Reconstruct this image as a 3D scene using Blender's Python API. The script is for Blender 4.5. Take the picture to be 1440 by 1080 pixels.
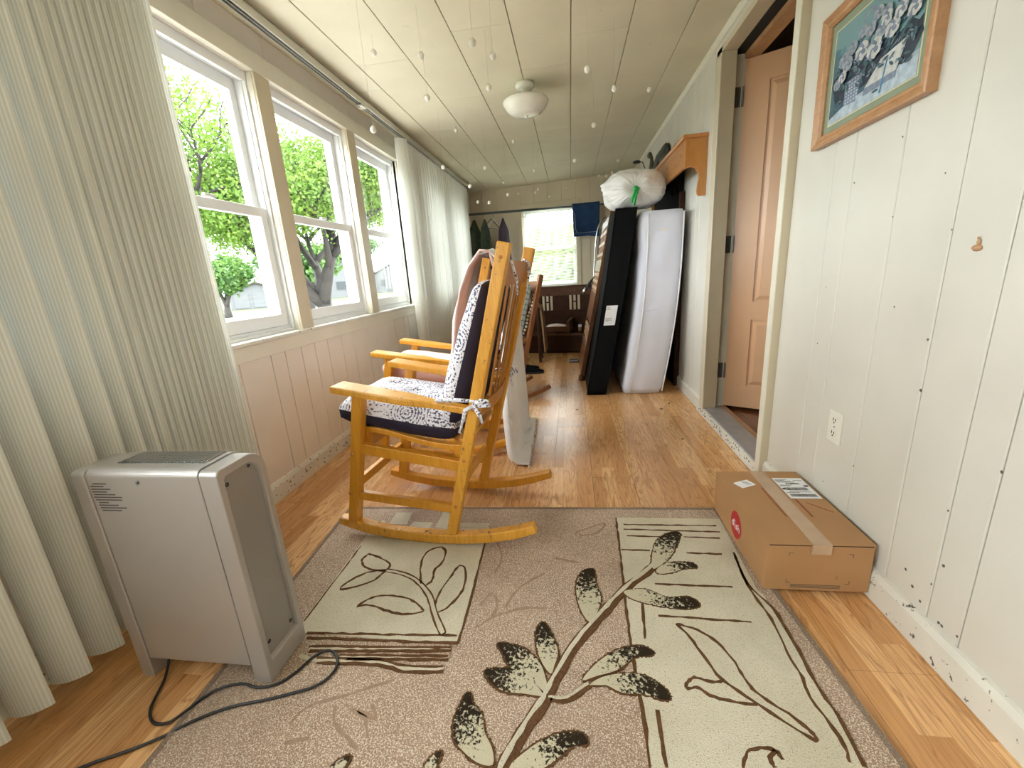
import bpy, bmesh, math, random
from mathutils import Vector, Matrix, Euler, noise
random.seed(7)
PI = math.pi
scene = bpy.context.scene
for o in list(bpy.data.objects): bpy.data.objects.remove(o)
COL = scene.collection

# ------------------------------------------------------------ camera, sky, exposure
CAM_H = 1.02
def make_camera():
    cd = bpy.data.cameras.new('camera'); co = bpy.data.objects.new('camera', cd); COL.objects.link(co)
    f = 588.0
    cd.sensor_fit = 'HORIZONTAL'; cd.sensor_width = 36.0; cd.lens = f / 1440 * 36.0
    cd.clip_start = 0.02; cd.clip_end = 400
    dy = Vector((82, -162, f)).normalized()
    dn = Vector((150, 2210, f)); dn = (dn - dy * dn.dot(dy)).normalized()
    dx = -dy.cross(dn)
    if dx.x < 0: dx = -dx
    # rows: world axes in (right, down, forward) camera coordinates
    rt = Vector((dx.x, dy.x, -dn.x)); dw = Vector((dx.y, dy.y, -dn.y)); fw = Vector((dx.z, dy.z, -dn.z))
    m = Matrix(((rt.x, -dw.x, -fw.x, 0), (rt.y, -dw.y, -fw.y, 0), (rt.z, -dw.z, -fw.z, CAM_H), (0, 0, 0, 1)))
    co.matrix_world = m
    scene.camera = co
make_camera()
SKY = 6.6
w = bpy.data.worlds.new('sky'); scene.world = w; w.use_nodes = True
nt = w.node_tree; nt.nodes.clear()
wo = nt.nodes.new('ShaderNodeOutputWorld'); bg = nt.nodes.new('ShaderNodeBackground')
tc = nt.nodes.new('ShaderNodeTexCoord'); sp = nt.nodes.new('ShaderNodeSeparateXYZ'); cr = nt.nodes.new('ShaderNodeValToRGB')
nt.links.new(tc.outputs['Generated'], sp.inputs[0]); nt.links.new(sp.outputs['Z'], cr.inputs[0])
cr.color_ramp.elements[0].color = (0.80, 0.86, 0.92, 1); cr.color_ramp.elements[0].position = 0.0
cr.color_ramp.elements[1].color = (0.96, 0.98, 1.0, 1); cr.color_ramp.elements[1].position = 0.35
nt.links.new(cr.outputs[0], bg.inputs[0]); bg.inputs[1].default_value = SKY
nt.links.new(bg.outputs[0], wo.inputs[0])
sd = bpy.data.lights.new('sun', 'SUN'); so = bpy.data.objects.new('sun', sd); COL.objects.link(so)
sd.energy = 2.0; sd.angle = 0.6; sd.color = (1, 0.96, 0.88); so.rotation_euler = (math.radians(38), 0, math.radians(130)); so.location = (0, 0, 20)
scene.view_settings.view_transform = 'Standard'; scene.view_settings.look = 'None'
scene.view_settings.gamma = 1.0; scene.view_settings.use_curve_mapping = False
scene.view_settings.exposure = 1.35
def portal(x, y, z, sx, sy, rot):
    ld = bpy.data.lights.new('window_portal', 'AREA'); ld.shape = 'RECTANGLE'; ld.size = sx; ld.size_y = sy
    ld.cycles.is_portal = True
    o = bpy.data.objects.new('window_portal', ld); COL.objects.link(o); o.location = (x, y, z); o.rotation_euler = rot

# ------------------------------------------------------------ materials
MATS = {}
def new_mat(name):
    m = bpy.data.materials.new(name); m.use_nodes = True; MATS[name] = m
    return m, m.node_tree, m.node_tree.nodes['Principled BSDF'], m.node_tree.nodes['Material Output']
def N(nt, t, **k):
    n = nt.nodes.new(t)
    for a, b in k.items(): setattr(n, a, b)
    return n
def mixc(nt, fac, a, b, mode='MIX'):
    n = N(nt, 'ShaderNodeMix', data_type='RGBA', blend_type=mode)
    for sock, v in ((0, fac), (6, a), (7, b)):
        if isinstance(v, (int, float)): n.inputs[sock].default_value = v
        elif isinstance(v, tuple): n.inputs[sock].default_value = (*v, 1) if len(v) == 3 else v
        else: nt.links.new(v, n.inputs[sock])
    return n.outputs[2]
def ramp(nt, src, stops, interp='LINEAR'):
    r = N(nt, 'ShaderNodeValToRGB'); nt.links.new(src, r.inputs[0]); cr = r.color_ramp; cr.interpolation = interp
    while len(cr.elements) < len(stops): cr.elements.new(0.5)
    for e, (p, c) in zip(cr.elements, stops):
        e.position = p; e.color = (*c, 1) if isinstance(c, tuple) else (c, c, c, 1)
    return r.outputs[0]
def coords(nt, kind='Object', scale=(1, 1, 1), rot=(0, 0, 0)):
    if kind == 'Position': src = N(nt, 'ShaderNodeNewGeometry').outputs['Position']
    else: src = N(nt, 'ShaderNodeTexCoord').outputs[kind]
    mp = N(nt, 'ShaderNodeMapping'); nt.links.new(src, mp.inputs[0])
    mp.inputs['Scale'].default_value = scale; mp.inputs['Rotation'].default_value = rot
    return mp.outputs[0]
def noise_t(nt, vec, scale=5, detail=3, rough=0.5, dist=0):
    n = N(nt, 'ShaderNodeTexNoise'); nt.links.new(vec, n.inputs['Vector'])
    n.inputs['Scale'].default_value = scale; n.inputs['Detail'].default_value = detail
    n.inputs['Roughness'].default_value = rough; n.inputs['Distortion'].default_value = dist
    return n.outputs[0]
def bump(nt, bs, h, s=0.3, d=0.002):
    b = N(nt, 'ShaderNodeBump'); b.inputs['Strength'].default_value = s; b.inputs['Distance'].default_value = d
    nt.links.new(h, b.inputs['Height']); nt.links.new(b.outputs[0], bs.inputs['Normal'])
def plain(name, col, rough=0.5, metal=0, var=0.0, vscale=8, bs_=0, bscale=200, kind='Object', spec=None, dirt=None):
    m, nt, bs, out = new_mat(name)
    bs.inputs['Roughness'].default_value = rough; bs.inputs['Metallic'].default_value = metal
    if spec is not None: bs.inputs['Specular IOR Level'].default_value = spec
    vec = coords(nt, kind)
    c = None
    nz = noise_t(nt, vec, vscale, 4)
    dk = tuple(x * (1 - max(var, 0.02)) for x in col); lt = tuple(min(1, x * (1 + max(var, 0.02))) for x in col)
    c = ramp(nt, nz, [(0.3, dk), (0.7, lt)])
    if dirt:
        dn = noise_t(nt, vec, dirt[1], 5, 0.7)
        f = ramp(nt, dn, [(dirt[2], 0.0), (dirt[2] + 0.03, 1.0)])
        c = mixc(nt, f, c, dirt[0])
    nt.links.new(c, bs.inputs['Base Color'])
    if bs_: bump(nt, bs, noise_t(nt, vec, bscale, 2), bs_)
    return m
def wood(name, c1, c2, rough=0.4, axis=(3, 3, 3), stretch=(14, 14, 1.2), wear=None, kind='Object', rnd=0.12, coat=0, spec=None):
    m, nt, bs, out = new_mat(name)
    vec = coords(nt, kind, stretch)
    n1 = noise_t(nt, vec, 2.2, 6, 0.6, 1.2)
    c = ramp(nt, n1, [(0.3, c1), (0.68, c2)])
    n2 = noise_t(nt, vec, 14, 3, 0.6)
    c = mixc(nt, 0.35, c, ramp(nt, n2, [(0.35, tuple(x * 0.72 for x in c1)), (0.6, c2)]), 'MULTIPLY') if False else mixc(nt, 0.22, c, ramp(nt, n2, [(0.35, tuple(x * 0.6 for x in c1)), (0.6, c2)]))
    oi = N(nt, 'ShaderNodeObjectInfo')
    hsv = N(nt, 'ShaderNodeHueSaturation'); mr = N(nt, 'ShaderNodeMapRange')
    nt.links.new(oi.outputs['Random'], mr.inputs[0]); mr.inputs[3].default_value = 1 - rnd; mr.inputs[4].default_value = 1 + rnd
    nt.links.new(mr.outputs[0], hsv.inputs['Value']); nt.links.new(c, hsv.inputs['Color']); c = hsv.outputs[0]
    if wear:
        v2 = coords(nt, kind)
        f = ramp(nt, noise_t(nt, v2, 38, 6, 0.75), [(wear[1], 0.0), (wear[1] + 0.05, 1.0)])
        c = mixc(nt, f, c, wear[0])
    nt.links.new(c, bs.inputs['Base Color']); bs.inputs['Roughness'].default_value = rough
    if coat: bs.inputs['Coat Weight'].default_value = coat; bs.inputs['Coat Roughness'].default_value = 0.15
    if spec is not None: bs.inputs['Specular IOR Level'].default_value = spec
    bump(nt, bs, n2, 0.12, 0.001)
    return m

plain('wall_cream', (0.68, 0.65, 0.575), 0.42, var=0.05, vscale=3, bs_=0.12, bscale=60, kind='Position', dirt=((0.36, 0.30, 0.22), 26, 0.735))
plain('wall_left_paint', (0.80, 0.735, 0.655), 0.45, var=0.05, vscale=3, bs_=0.1, bscale=60, kind='Position')
plain('wall_far_paint', (0.74, 0.64, 0.47), 0.5, var=0.05, vscale=3, kind='Position')
plain('ceiling_paint', (0.73, 0.67, 0.50), 0.55, var=0.06, vscale=2.5, bs_=0.2, bscale=90, kind='Position', dirt=((0.64, 0.59, 0.44), 9, 0.66))
plain('groove_dark', (0.30, 0.25, 0.18), 0.8)
plain('trim_paint', (0.76, 0.72, 0.60), 0.35, var=0.04, vscale=6, kind='Position', dirt=((0.30, 0.22, 0.14), 34, 0.75))
plain('trim_worn', (0.72, 0.70, 0.62), 0.45, var=0.05, kind='Position', dirt=((0.08, 0.06, 0.05), 30, 0.62))
plain('trim_tan', (0.62, 0.54, 0.39), 0.4, kind='Position')
plain('vinyl', (0.84, 0.85, 0.85), 0.3)
plain('white_glass', (0.86, 0.85, 0.76), 0.2, spec=0.6)
plain('puff_white', (0.90, 0.88, 0.80), 0.9, var=0.03, bs_=0.4, bscale=150)
plain('string_white', (0.62, 0.58, 0.48), 0.7)
plain('track_metal', (0.62, 0.60, 0.52), 0.35, 0.2)
plain('track_dark', (0.05, 0.055, 0.05), 0.4, 0.4)
plain('silver', (0.50, 0.475, 0.455), 0.38, 0.5, var=0.03, bs_=0.06, bscale=900)
plain('silver_dark', (0.34, 0.32, 0.30), 0.4, 0.4)
plain('silver_light', (0.60, 0.60, 0.61), 0.3, 0.6, var=0.02)
plain('grille_dark', (0.12, 0.14, 0.14), 0.5, 0.4)
plain('print_dark', (0.10, 0.09, 0.08), 0.6)
plain('black_rubber', (0.018, 0.018, 0.02), 0.45)
plain('black_fabric', (0.006, 0.0065, 0.007), 0.95, spec=0.15, bs_=0.3, bscale=400)
plain('hole_black', (0.01, 0.01, 0.01), 0.9)
plain('card', (0.44, 0.24, 0.105), 0.62, var=0.05, vscale=7, bs_=0.05, bscale=80, dirt=((0.36, 0.19, 0.08), 12, 0.68))
plain('tape', (0.52, 0.36, 0.24), 0.12, var=0.05, vscale=20, spec=0.8)
plain('logo_red', (0.48, 0.015, 0.022), 0.5)
plain('line_red', (0.35, 0.06, 0.03), 0.6)
plain('paper_white', (0.86, 0.87, 0.90), 0.5)
plain('ink', (0.03, 0.03, 0.03), 0.6)
plain('ivory_plastic', (0.80, 0.77, 0.68), 0.3)
plain('door_peach', (0.82, 0.50, 0.29), 0.32, var=0.03, vscale=5, bs_=0.05, bscale=60)
plain('hinge_metal', (0.20, 0.22, 0.22), 0.4, 0.8)
plain('sill_grey', (0.36, 0.35, 0.36), 0.4, 0.2, var=0.12, vscale=14)
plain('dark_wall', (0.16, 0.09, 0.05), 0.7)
plain('mattress_fabric', (0.78, 0.80, 0.93), 0.7, var=0.02, bs_=0.12, bscale=30)
plain('mattress_side', (0.78, 0.82, 0.92), 0.7, var=0.04, vscale=20, bs_=0.3, bscale=25)
plain('bag_plastic', (0.86, 0.84, 0.82), 0.35, var=0.03, vscale=6)
plain('green_plastic', (0.01, 0.42, 0.08), 0.3)
plain('denim', (0.012, 0.045, 0.13), 0.85, var=0.25, vscale=12, bs_=0.3, bscale=500)
plain('stitch', (0.45, 0.45, 0.5), 0.8)
plain('coat_green', (0.045, 0.065, 0.04), 0.85, var=0.35, vscale=14)
plain('plum_cloth', (0.035, 0.018, 0.035), 0.8, var=0.3)
plain('tan_cloth', (0.30, 0.19, 0.10), 0.85, var=0.12, bs_=0.2, bscale=300)
plain('navy', (0.018, 0.013, 0.035), 0.8, var=0.1, bs_=0.25, bscale=600)
plain('cream_throw', (0.90, 0.85, 0.76), 0.9, var=0.05, bs_=0.5, bscale=260)
plain('white_knit', (0.86, 0.85, 0.86), 0.9, var=0.05, bs_=0.5, bscale=260)
plain('leaf_dark', (0.012, 0.014, 0.01), 0.5, var=0.3)
plain('leaf_bronze', (0.10, 0.085, 0.045), 0.5, var=0.4, vscale=20)
plain('chrome', (0.7, 0.7, 0.7), 0.15, 1.0)
plain('mat_green', (0.24, 0.28, 0.19), 0.6)
plain('mat_cream', (0.6, 0.55, 0.35), 0.6)
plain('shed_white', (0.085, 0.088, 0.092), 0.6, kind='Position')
plain('board_black', (0.010, 0.009, 0.009), 0.9, spec=0.1)
plain('shed_roof', (0.034, 0.024, 0.016), 0.8, var=0.15, vscale=1, kind='Position')
plain('house_roof', (0.052, 0.052, 0.053), 0.8, var=0.1, vscale=1, kind='Position')
plain('far_dark', (0.020, 0.026, 0.032), 0.4)
plain('road', (0.403, 0.390, 0.370), 0.9, var=0.05, vscale=0.5, kind='Position')
plain('lawn', (0.030, 0.046, 0.006), 0.95, var=0.25, vscale=1.2, kind='Position')
plain('bark', (0.027, 0.023, 0.020), 0.9, var=0.35, vscale=6, bs_=0.8, bscale=14)
plain('brick_red', (0.35, 0.1, 0.08), 0.8)
WEAR = ((0.12, 0.075, 0.03), 0.66)
wood('honey', (0.66, 0.27, 0.018), (0.80, 0.37, 0.035), 0.38, wear=WEAR, rnd=0.06, coat=0.12)
wood('honey_worn', (0.68, 0.30, 0.022), (0.84, 0.43, 0.06), 0.42, wear=((0.10, 0.07, 0.035), 0.60), rnd=0.04, coat=0.2)
wood('honey_dark', (0.44, 0.16, 0.02), (0.56, 0.23, 0.04), 0.4, rnd=0.08, coat=0.15)
wood('brown_wood', (0.20, 0.065, 0.02), (0.32, 0.12, 0.04), 0.35, coat=0.3)
wood('dark_wood', (0.030, 0.011, 0.005), (0.060, 0.024, 0.011), 0.6, stretch=(2, 10, 10), spec=0.15)
wood('walnut', (0.07, 0.028, 0.013), (0.14, 0.062, 0.03), 0.5, spec=0.2, stretch=(10, 2, 10))
wood('pine', (0.46, 0.17, 0.045), (0.60, 0.26, 0.075), 0.35, stretch=(12, 1.2, 12), coat=0.3)
wood('pine_side', (0.50, 0.20, 0.045), (0.62, 0.28, 0.07), 0.35, stretch=(12, 12, 1.2), coat=0.3)
wood('frame_wood', (0.46, 0.235, 0.105), (0.58, 0.33, 0.17), 0.35, stretch=(5, 5, 5), rnd=0.02)
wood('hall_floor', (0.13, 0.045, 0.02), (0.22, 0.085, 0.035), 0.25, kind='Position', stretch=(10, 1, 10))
wood('oak_strip', (0.36, 0.19, 0.08), (0.5, 0.28, 0.13), 0.4, kind='Position', stretch=(20, 1.5, 20))

def mat_laminate():
    m, nt, bs, out = new_mat('laminate')
    geo = N(nt, 'ShaderNodeNewGeometry'); sx = N(nt, 'ShaderNodeSeparateXYZ'); cx = N(nt, 'ShaderNodeCombineXYZ')
    nt.links.new(geo.outputs['Position'], sx.inputs[0])
    nt.links.new(sx.outputs['Y'], cx.inputs['X']); nt.links.new(sx.outputs['X'], cx.inputs['Y'])
    br = N(nt, 'ShaderNodeTexBrick'); nt.links.new(cx.outputs[0], br.inputs['Vector'])
    br.offset = 0.37; br.offset_frequency = 2; br.squash = 0.8; br.squash_frequency = 3
    br.inputs['Scale'].default_value = 1; br.inputs['Brick Width'].default_value = 0.78; br.inputs['Row Height'].default_value = 0.065
    br.inputs['Mortar Size'].default_value = 0.0006; br.inputs['Mortar Smooth'].default_value = 0.3; br.inputs['Bias'].default_value = 0.0
    br.inputs['Color1'].default_value = (0.0, 0.0, 0.0, 1); br.inputs['Color2'].default_value = (1, 1, 1, 1); br.inputs['Mortar'].default_value = (0.2, 0.2, 0.2, 1)
    # offset grain per strip
    ad = N(nt, 'ShaderNodeVectorMath', operation='MULTIPLY_ADD'); nt.links.new(br.outputs['Color'], ad.inputs[0])
    ad.inputs[1].default_value = (7.3, 3.1, 5.7); nt.links.new(geo.outputs['Position'], ad.inputs[2])
    mp = N(nt, 'ShaderNodeMapping'); nt.links.new(ad.outputs[0], mp.inputs[0]); mp.inputs['Scale'].default_value = (6.5, 0.8, 1)
    g = noise_t(nt, mp.outputs[0], 2.4, 3, 0.5, 0.8)
    mp2 = N(nt, 'ShaderNodeMapping'); nt.links.new(ad.outputs[0], mp2.inputs[0]); mp2.inputs['Scale'].default_value = (70, 2.2, 1)
    g2 = noise_t(nt, mp2.outputs[0], 4, 3, 0.6, 0.5)
    base = ramp(nt, br.outputs['Color'], [(0.0, (0.58, 0.285, 0.105)), (0.5, (0.76, 0.42, 0.18)), (1.0, (0.90, 0.56, 0.275))])
    rg = N(nt, 'ShaderNodeMath', operation='MULTIPLY'); nt.links.new(g, rg.inputs[0]); rg.inputs[1].default_value = 9.0
    fr = N(nt, 'ShaderNodeMath', operation='FRACT'); nt.links.new(rg.outputs[0], fr.inputs[0])
    c = mixc(nt, ramp(nt, fr.outputs[0], [(0.0, 0.75), (0.22, 0.0), (0.85, 0.0), (1.0, 0.6)]), base, (0.40, 0.18, 0.065))
    c = mixc(nt, ramp(nt, g2, [(0.40, 0.45), (0.56, 0.0)]), c, (0.42, 0.19, 0.07))
    oi = N(nt, 'ShaderNodeObjectInfo'); hsv = N(nt, 'ShaderNodeHueSaturation'); mr = N(nt, 'ShaderNodeMapRange')
    nt.links.new(oi.outputs['Random'], mr.inputs[0]); mr.inputs[3].default_value = 0.88; mr.inputs[4].default_value = 1.1
    nt.links.new(mr.outputs[0], hsv.inputs['Value']); nt.links.new(c, hsv.inputs['Color'])
    nt.links.new(hsv.outputs[0], bs.inputs['Base Color'])
    bs.inputs['Roughness'].default_value = 0.24; bs.inputs['Specular IOR Level'].default_value = 0.5
    bump(nt, bs, g2, 0.08, 0.0006)
mat_laminate()
def mat_rug():
    for nm, c0, c1, c2, f in (('rug_pink', (0.36, 0.235, 0.165), (0.47, 0.32, 0.235), (0.90, 0.80, 0.65), 0.56),
                              ('rug_cream', (0.68, 0.62, 0.47), (0.80, 0.74, 0.59), (0.40, 0.32, 0.22), 0.63),
                              ('rug_edge', (0.25, 0.18, 0.13), (0.33, 0.24, 0.18), (0.55, 0.47, 0.38), 0.62)):
        m, nt, bs, out = new_mat(nm); v = coords(nt, 'Position')
        n1 = noise_t(nt, v, 5, 4); n2 = noise_t(nt, v, 290, 3, 0.7); n3 = noise_t(nt, v, 2.3, 5, 0.6)
        c = ramp(nt, n1, [(0.3, c0), (0.7, c1)])
        c = mixc(nt, ramp(nt, n2, [(f - 0.05, 0.0), (f, 0.85)]), c, c2)
        c = mixc(nt, ramp(nt, n3, [(0.48, 0.0), (0.75, 0.5)]), c, tuple(x * 0.6 for x in c0))
        nt.links.new(c, bs.inputs['Base Color']); bs.inputs['Roughness'].default_value = 0.95; bs.inputs['Specular IOR Level'].default_value = 0.1
        bump(nt, bs, noise_t(nt, v, 420, 2), 0.9, 0.004)
    plain('rug_brown', (0.13, 0.065, 0.03), 0.95, var=0.25, vscale=120, kind='Position', bs_=0.6, bscale=400, spec=0.1)
    plain('rug_emboss', (0.40, 0.28, 0.20), 0.95, var=0.15, vscale=120, kind='Position', bs_=0.8, bscale=420, spec=0.1)
    m, nt, bs, out = new_mat('rug_leaf')
    a = N(nt, 'ShaderNodeAttribute', attribute_name='tip'); v = coords(nt, 'Position')
    vo = N(nt, 'ShaderNodeTexVoronoi'); nt.links.new(v, vo.inputs['Vector']); vo.inputs['Scale'].default_value = 150
    nn = noise_t(nt, v, 110, 3, 0.7)
    ad = N(nt, 'ShaderNodeMath', operation='ADD'); nt.links.new(nn, ad.inputs[0]); nt.links.new(a.outputs['Fac'], ad.inputs[1])
    f = ramp(nt, ad.outputs[0], [(0.73, 0.0), (0.80, 1.0)])
    c = mixc(nt, f, (0.66, 0.60, 0.44), (0.035, 0.025, 0.015))
    nt.links.new(c, bs.inputs['Base Color']); bs.inputs['Roughness'].default_value = 0.95; bs.inputs['Specular IOR Level'].default_value = 0.1
    bump(nt, bs, noise_t(nt, v, 420, 2), 0.9, 0.004)
mat_rug()
def mat_blind(name, ca, cb, tr):
    m, nt, bs, out = new_mat(name)
    tc = N(nt, 'ShaderNodeTexCoord'); sx = N(nt, 'ShaderNodeSeparateXYZ'); nt.links.new(tc.outputs['Object'], sx.inputs[0])
    wv = N(nt, 'ShaderNodeMath', operation='MULTIPLY'); nt.links.new(sx.outputs['X'], wv.inputs[0]); wv.inputs[1].default_value = 2 * PI / 0.0074
    sn = N(nt, 'ShaderNodeMath', operation='SINE'); nt.links.new(wv.outputs[0], sn.inputs[0])
    c = ramp(nt, sn.outputs[0], [(0.0, cb), (0.6, ca)])
    v = coords(nt, 'Object', (20, 20, 1)); c = mixc(nt, ramp(nt, noise_t(nt, v, 2, 3), [(0.45, 0.0), (0.7, 0.25)]), c, tuple(x * 0.8 for x in cb))
    tb = N(nt, 'ShaderNodeBsdfTranslucent'); nt.links.new(c, tb.inputs[0]); nt.links.new(c, bs.inputs['Base Color'])
    bs.inputs['Roughness'].default_value = 0.45
    mx = N(nt, 'ShaderNodeMixShader'); mx.inputs[0].default_value = tr
    nt.links.new(bs.outputs[0], mx.inputs[1]); nt.links.new(tb.outputs[0], mx.inputs[2]); nt.links.new(mx.outputs[0], out.inputs[0])
mat_blind('blind_vinyl', (0.93, 0.94, 0.90), (0.77, 0.77, 0.69), 0.13)
mat_blind('miniblind', (0.85, 0.85, 0.78), (0.85, 0.85, 0.78), 0.3)
def mat_glass():
    m, nt, bs, out = new_mat('window_glass'); nt.nodes.remove(bs)
    t = N(nt, 'ShaderNodeBsdfTransparent'); t.inputs[0].default_value = (0.97, 0.99, 0.98, 1)
    g = N(nt, 'ShaderNodeBsdfGlossy'); g.inputs['Roughness'].default_value = 0.02
    lw = N(nt, 'ShaderNodeLayerWeight'); lw.inputs[0].default_value = 0.5
    pw = N(nt, 'ShaderNodeMath', operation='POWER'); nt.links.new(lw.outputs['Facing'], pw.inputs[0]); pw.inputs[1].default_value = 5
    fr = N(nt, 'ShaderNodeMath', operation='MULTIPLY_ADD'); nt.links.new(pw.outputs[0], fr.inputs[0]); fr.inputs[1].default_value = 0.6; fr.inputs[2].default_value = 0.025
    mx = N(nt, 'ShaderNodeMixShader'); nt.links.new(fr.outputs[0], mx.inputs[0]); nt.links.new(t.outputs[0], mx.inputs[1]); nt.links.new(g.outputs[0], mx.inputs[2])
    nt.links.new(mx.outputs[0], out.inputs[0])
mat_glass()
def mat_dimmer():  # dark see-through film for the added dimming sheet
    m, nt, bs, out = new_mat('dimming_film'); bs.inputs['Base Color'].default_value = (0.05, 0.05, 0.05, 1)
    t = N(nt, 'ShaderNodeBsdfTransparent'); mx = N(nt, 'ShaderNodeMixShader'); mx.inputs[0].default_value = 0.72
    nt.links.new(t.outputs[0], mx.inputs[1]); nt.links.new(bs.outputs[0], mx.inputs[2]); nt.links.new(mx.outputs[0], out.inputs[0])
mat_dimmer()
def mat_leaves(name, c1, c2, c3):
    m, nt, bs, out = new_mat(name)
    v = coords(nt, 'Position'); n = noise_t(nt, v, 1.6, 4, 0.7)
    c = ramp(nt, n, [(0.3, c1), (0.5, c2), (0.72, c3)])
    nt.links.new(c, bs.inputs['Base Color']); bs.inputs['Roughness'].default_value = 0.6
    tb = N(nt, 'ShaderNodeBsdfTranslucent'); nt.links.new(c, tb.inputs[0])
    mx = N(nt, 'ShaderNodeMixShader'); mx.inputs[0].default_value = 0.4
    nt.links.new(bs.outputs[0], mx.inputs[1]); nt.links.new(tb.outputs[0], mx.inputs[2]); nt.links.new(mx.outputs[0], out.inputs[0])
mat_leaves('leaves_bright', (0.045, 0.11, 0.010), (0.095, 0.18, 0.018), (0.165, 0.225, 0.028))
mat_leaves('leaves_green', (0.02, 0.065, 0.012), (0.05, 0.12, 0.02), (0.10, 0.17, 0.03))
mat_leaves('leaves_far', (0.04, 0.09, 0.035), (0.07, 0.13, 0.045), (0.10, 0.16, 0.05))
def mat_pattern():
    m, nt, bs, out = new_mat('cushion_print'); v = coords(nt, 'Object', (1, 1, 1))
    vo = N(nt, 'ShaderNodeTexVoronoi', feature='F1'); nt.links.new(v, vo.inputs['Vector']); vo.inputs['Scale'].default_value = 8
    s = N(nt, 'ShaderNodeMath', operation='MULTIPLY'); nt.links.new(vo.outputs['Distance'], s.inputs[0]); s.inputs[1].default_value = 68
    sn = N(nt, 'ShaderNodeMath', operation='SINE'); nt.links.new(s.outputs[0], sn.inputs[0])
    nn = noise_t(nt, v, 130, 2, 0.7)
    mu = N(nt, 'ShaderNodeMath', operation='MULTIPLY_ADD'); nt.links.new(sn.outputs[0], mu.inputs[0]); mu.inputs[1].default_value = 0.085; nt.links.new(nn, mu.inputs[2])
    big = noise_t(nt, v, 6, 2)
    ad = N(nt, 'ShaderNodeMath', operation='MULTIPLY_ADD'); nt.links.new(big, ad.inputs[0]); ad.inputs[1].default_value = 0.30; nt.links.new(mu.outputs[0], ad.inputs[2])
    f = ramp(nt, ad.outputs[0], [(0.695, 0.0), (0.73, 1.0)])
    c = mixc(nt, f, (0.84, 0.83, 0.90), (0.085, 0.075, 0.14))
    nt.links.new(c, bs.inputs['Base Color']); bs.inputs['Roughness'].default_value = 0.85; bump(nt, bs, noise_t(nt, v, 30, 2), 0.3, 0.004)
mat_pattern()
def mat_stripes(name, a, b, axis, freq, extra=None):
    m, nt, bs, out = new_mat(name)
    tc = N(nt, 'ShaderNodeTexCoord'); sx = N(nt, 'ShaderNodeSeparateXYZ'); nt.links.new(tc.outputs['Object'], sx.inputs[0])
    def wave(ax, fr, ph=0):
        mm = N(nt, 'ShaderNodeMath', operation='MULTIPLY_ADD'); nt.links.new(sx.outputs[ax], mm.inputs[0]); mm.inputs[1].default_value = fr; mm.inputs[2].default_value = ph
        sn = N(nt, 'ShaderNodeMath', operation='SINE'); nt.links.new(mm.outputs[0], sn.inputs[0]); return sn.outputs[0]
    f = ramp(nt, wave(axis, freq), [(0.45, 0.0), (0.6, 1.0)])
    c = mixc(nt, f, a, b)
    if extra:
        f2 = ramp(nt, wave('Z', freq * 1.3, 1), [(0.45, 0.0), (0.6, 1.0)])
        c = mixc(nt, mixc(nt, 0.5, f, f2), a, b); c = mixc(nt, ramp(nt, wave('Z', freq * 3.1), [(0.8, 0.0), (0.95, 0.8)]), c, extra)
        c = mixc(nt, ramp(nt, wave(axis, freq * 2.7), [(0.85, 0.0), (0.97, 0.9)]), c, (0.85, 0.88, 0.88))
    nt.links.new(c, bs.inputs['Base Color']); bs.inputs['Roughness'].default_value = 0.9
    bump(nt, bs, noise_t(nt, tc.outputs['Object'], 160, 2), 0.4, 0.002)
mat_stripes('pink_stripe', (0.86, 0.80, 0.78), (0.80, 0.50, 0.46), 'Y', 60)
mat_stripes('pink_soft', (0.88, 0.85, 0.84), (0.82, 0.58, 0.55), 'Y', 22)
mat_stripes('plaid', (0.60, 0.75, 0.78), (0.04, 0.16, 0.24), 'X', 150, (0.02, 0.04, 0.06))
def mat_bag():
    pass
def mat_art():
    m, nt, bs, out = new_mat('art_print'); v = coords(nt, 'Object')
    sx = N(nt, 'ShaderNodeSeparateXYZ'); nt.links.new(v, sx.inputs[0])
    n = noise_t(nt, v, 9, 4, 0.6); a = N(nt, 'ShaderNodeMath', operation='MULTIPLY_ADD')
    nt.links.new(sx.outputs['Z'], a.inputs[0]); a.inputs[1].default_value = 2.6; nt.links.new(n, a.inputs[2])
    a2 = N(nt, 'ShaderNodeMath', operation='MULTIPLY_ADD'); nt.links.new(sx.outputs['Y'], a2.inputs[0]); a2.inputs[1].default_value = -1.1; nt.links.new(a.outputs[0], a2.inputs[2])
    c = ramp(nt, a2.outputs[0], [(0.35, (0.03, 0.045, 0.06)), (0.65, (0.05, 0.09, 0.12)), (0.95, (0.09, 0.20, 0.25)), (1.15, (0.17, 0.30, 0.32))])
    nt.links.new(c, bs.inputs['Base Color']); bs.inputs['Roughness'].default_value = 0.18
mat_art()
for nm, c in (('art_white', (0.52, 0.53, 0.52)), ('art_pink', (0.30, 0.34, 0.38)), ('art_leaf', (0.07, 0.13, 0.16)), ('art_pale', (0.42, 0.50, 0.58)), ('art_dark', (0.035, 0.05, 0.075)), ('art_mid', (0.2, 0.24, 0.32)), ('art_blue', (0.04, 0.2, 0.34))):
    plain(nm, c, 0.18, var=0.22, vscale=60)

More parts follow.
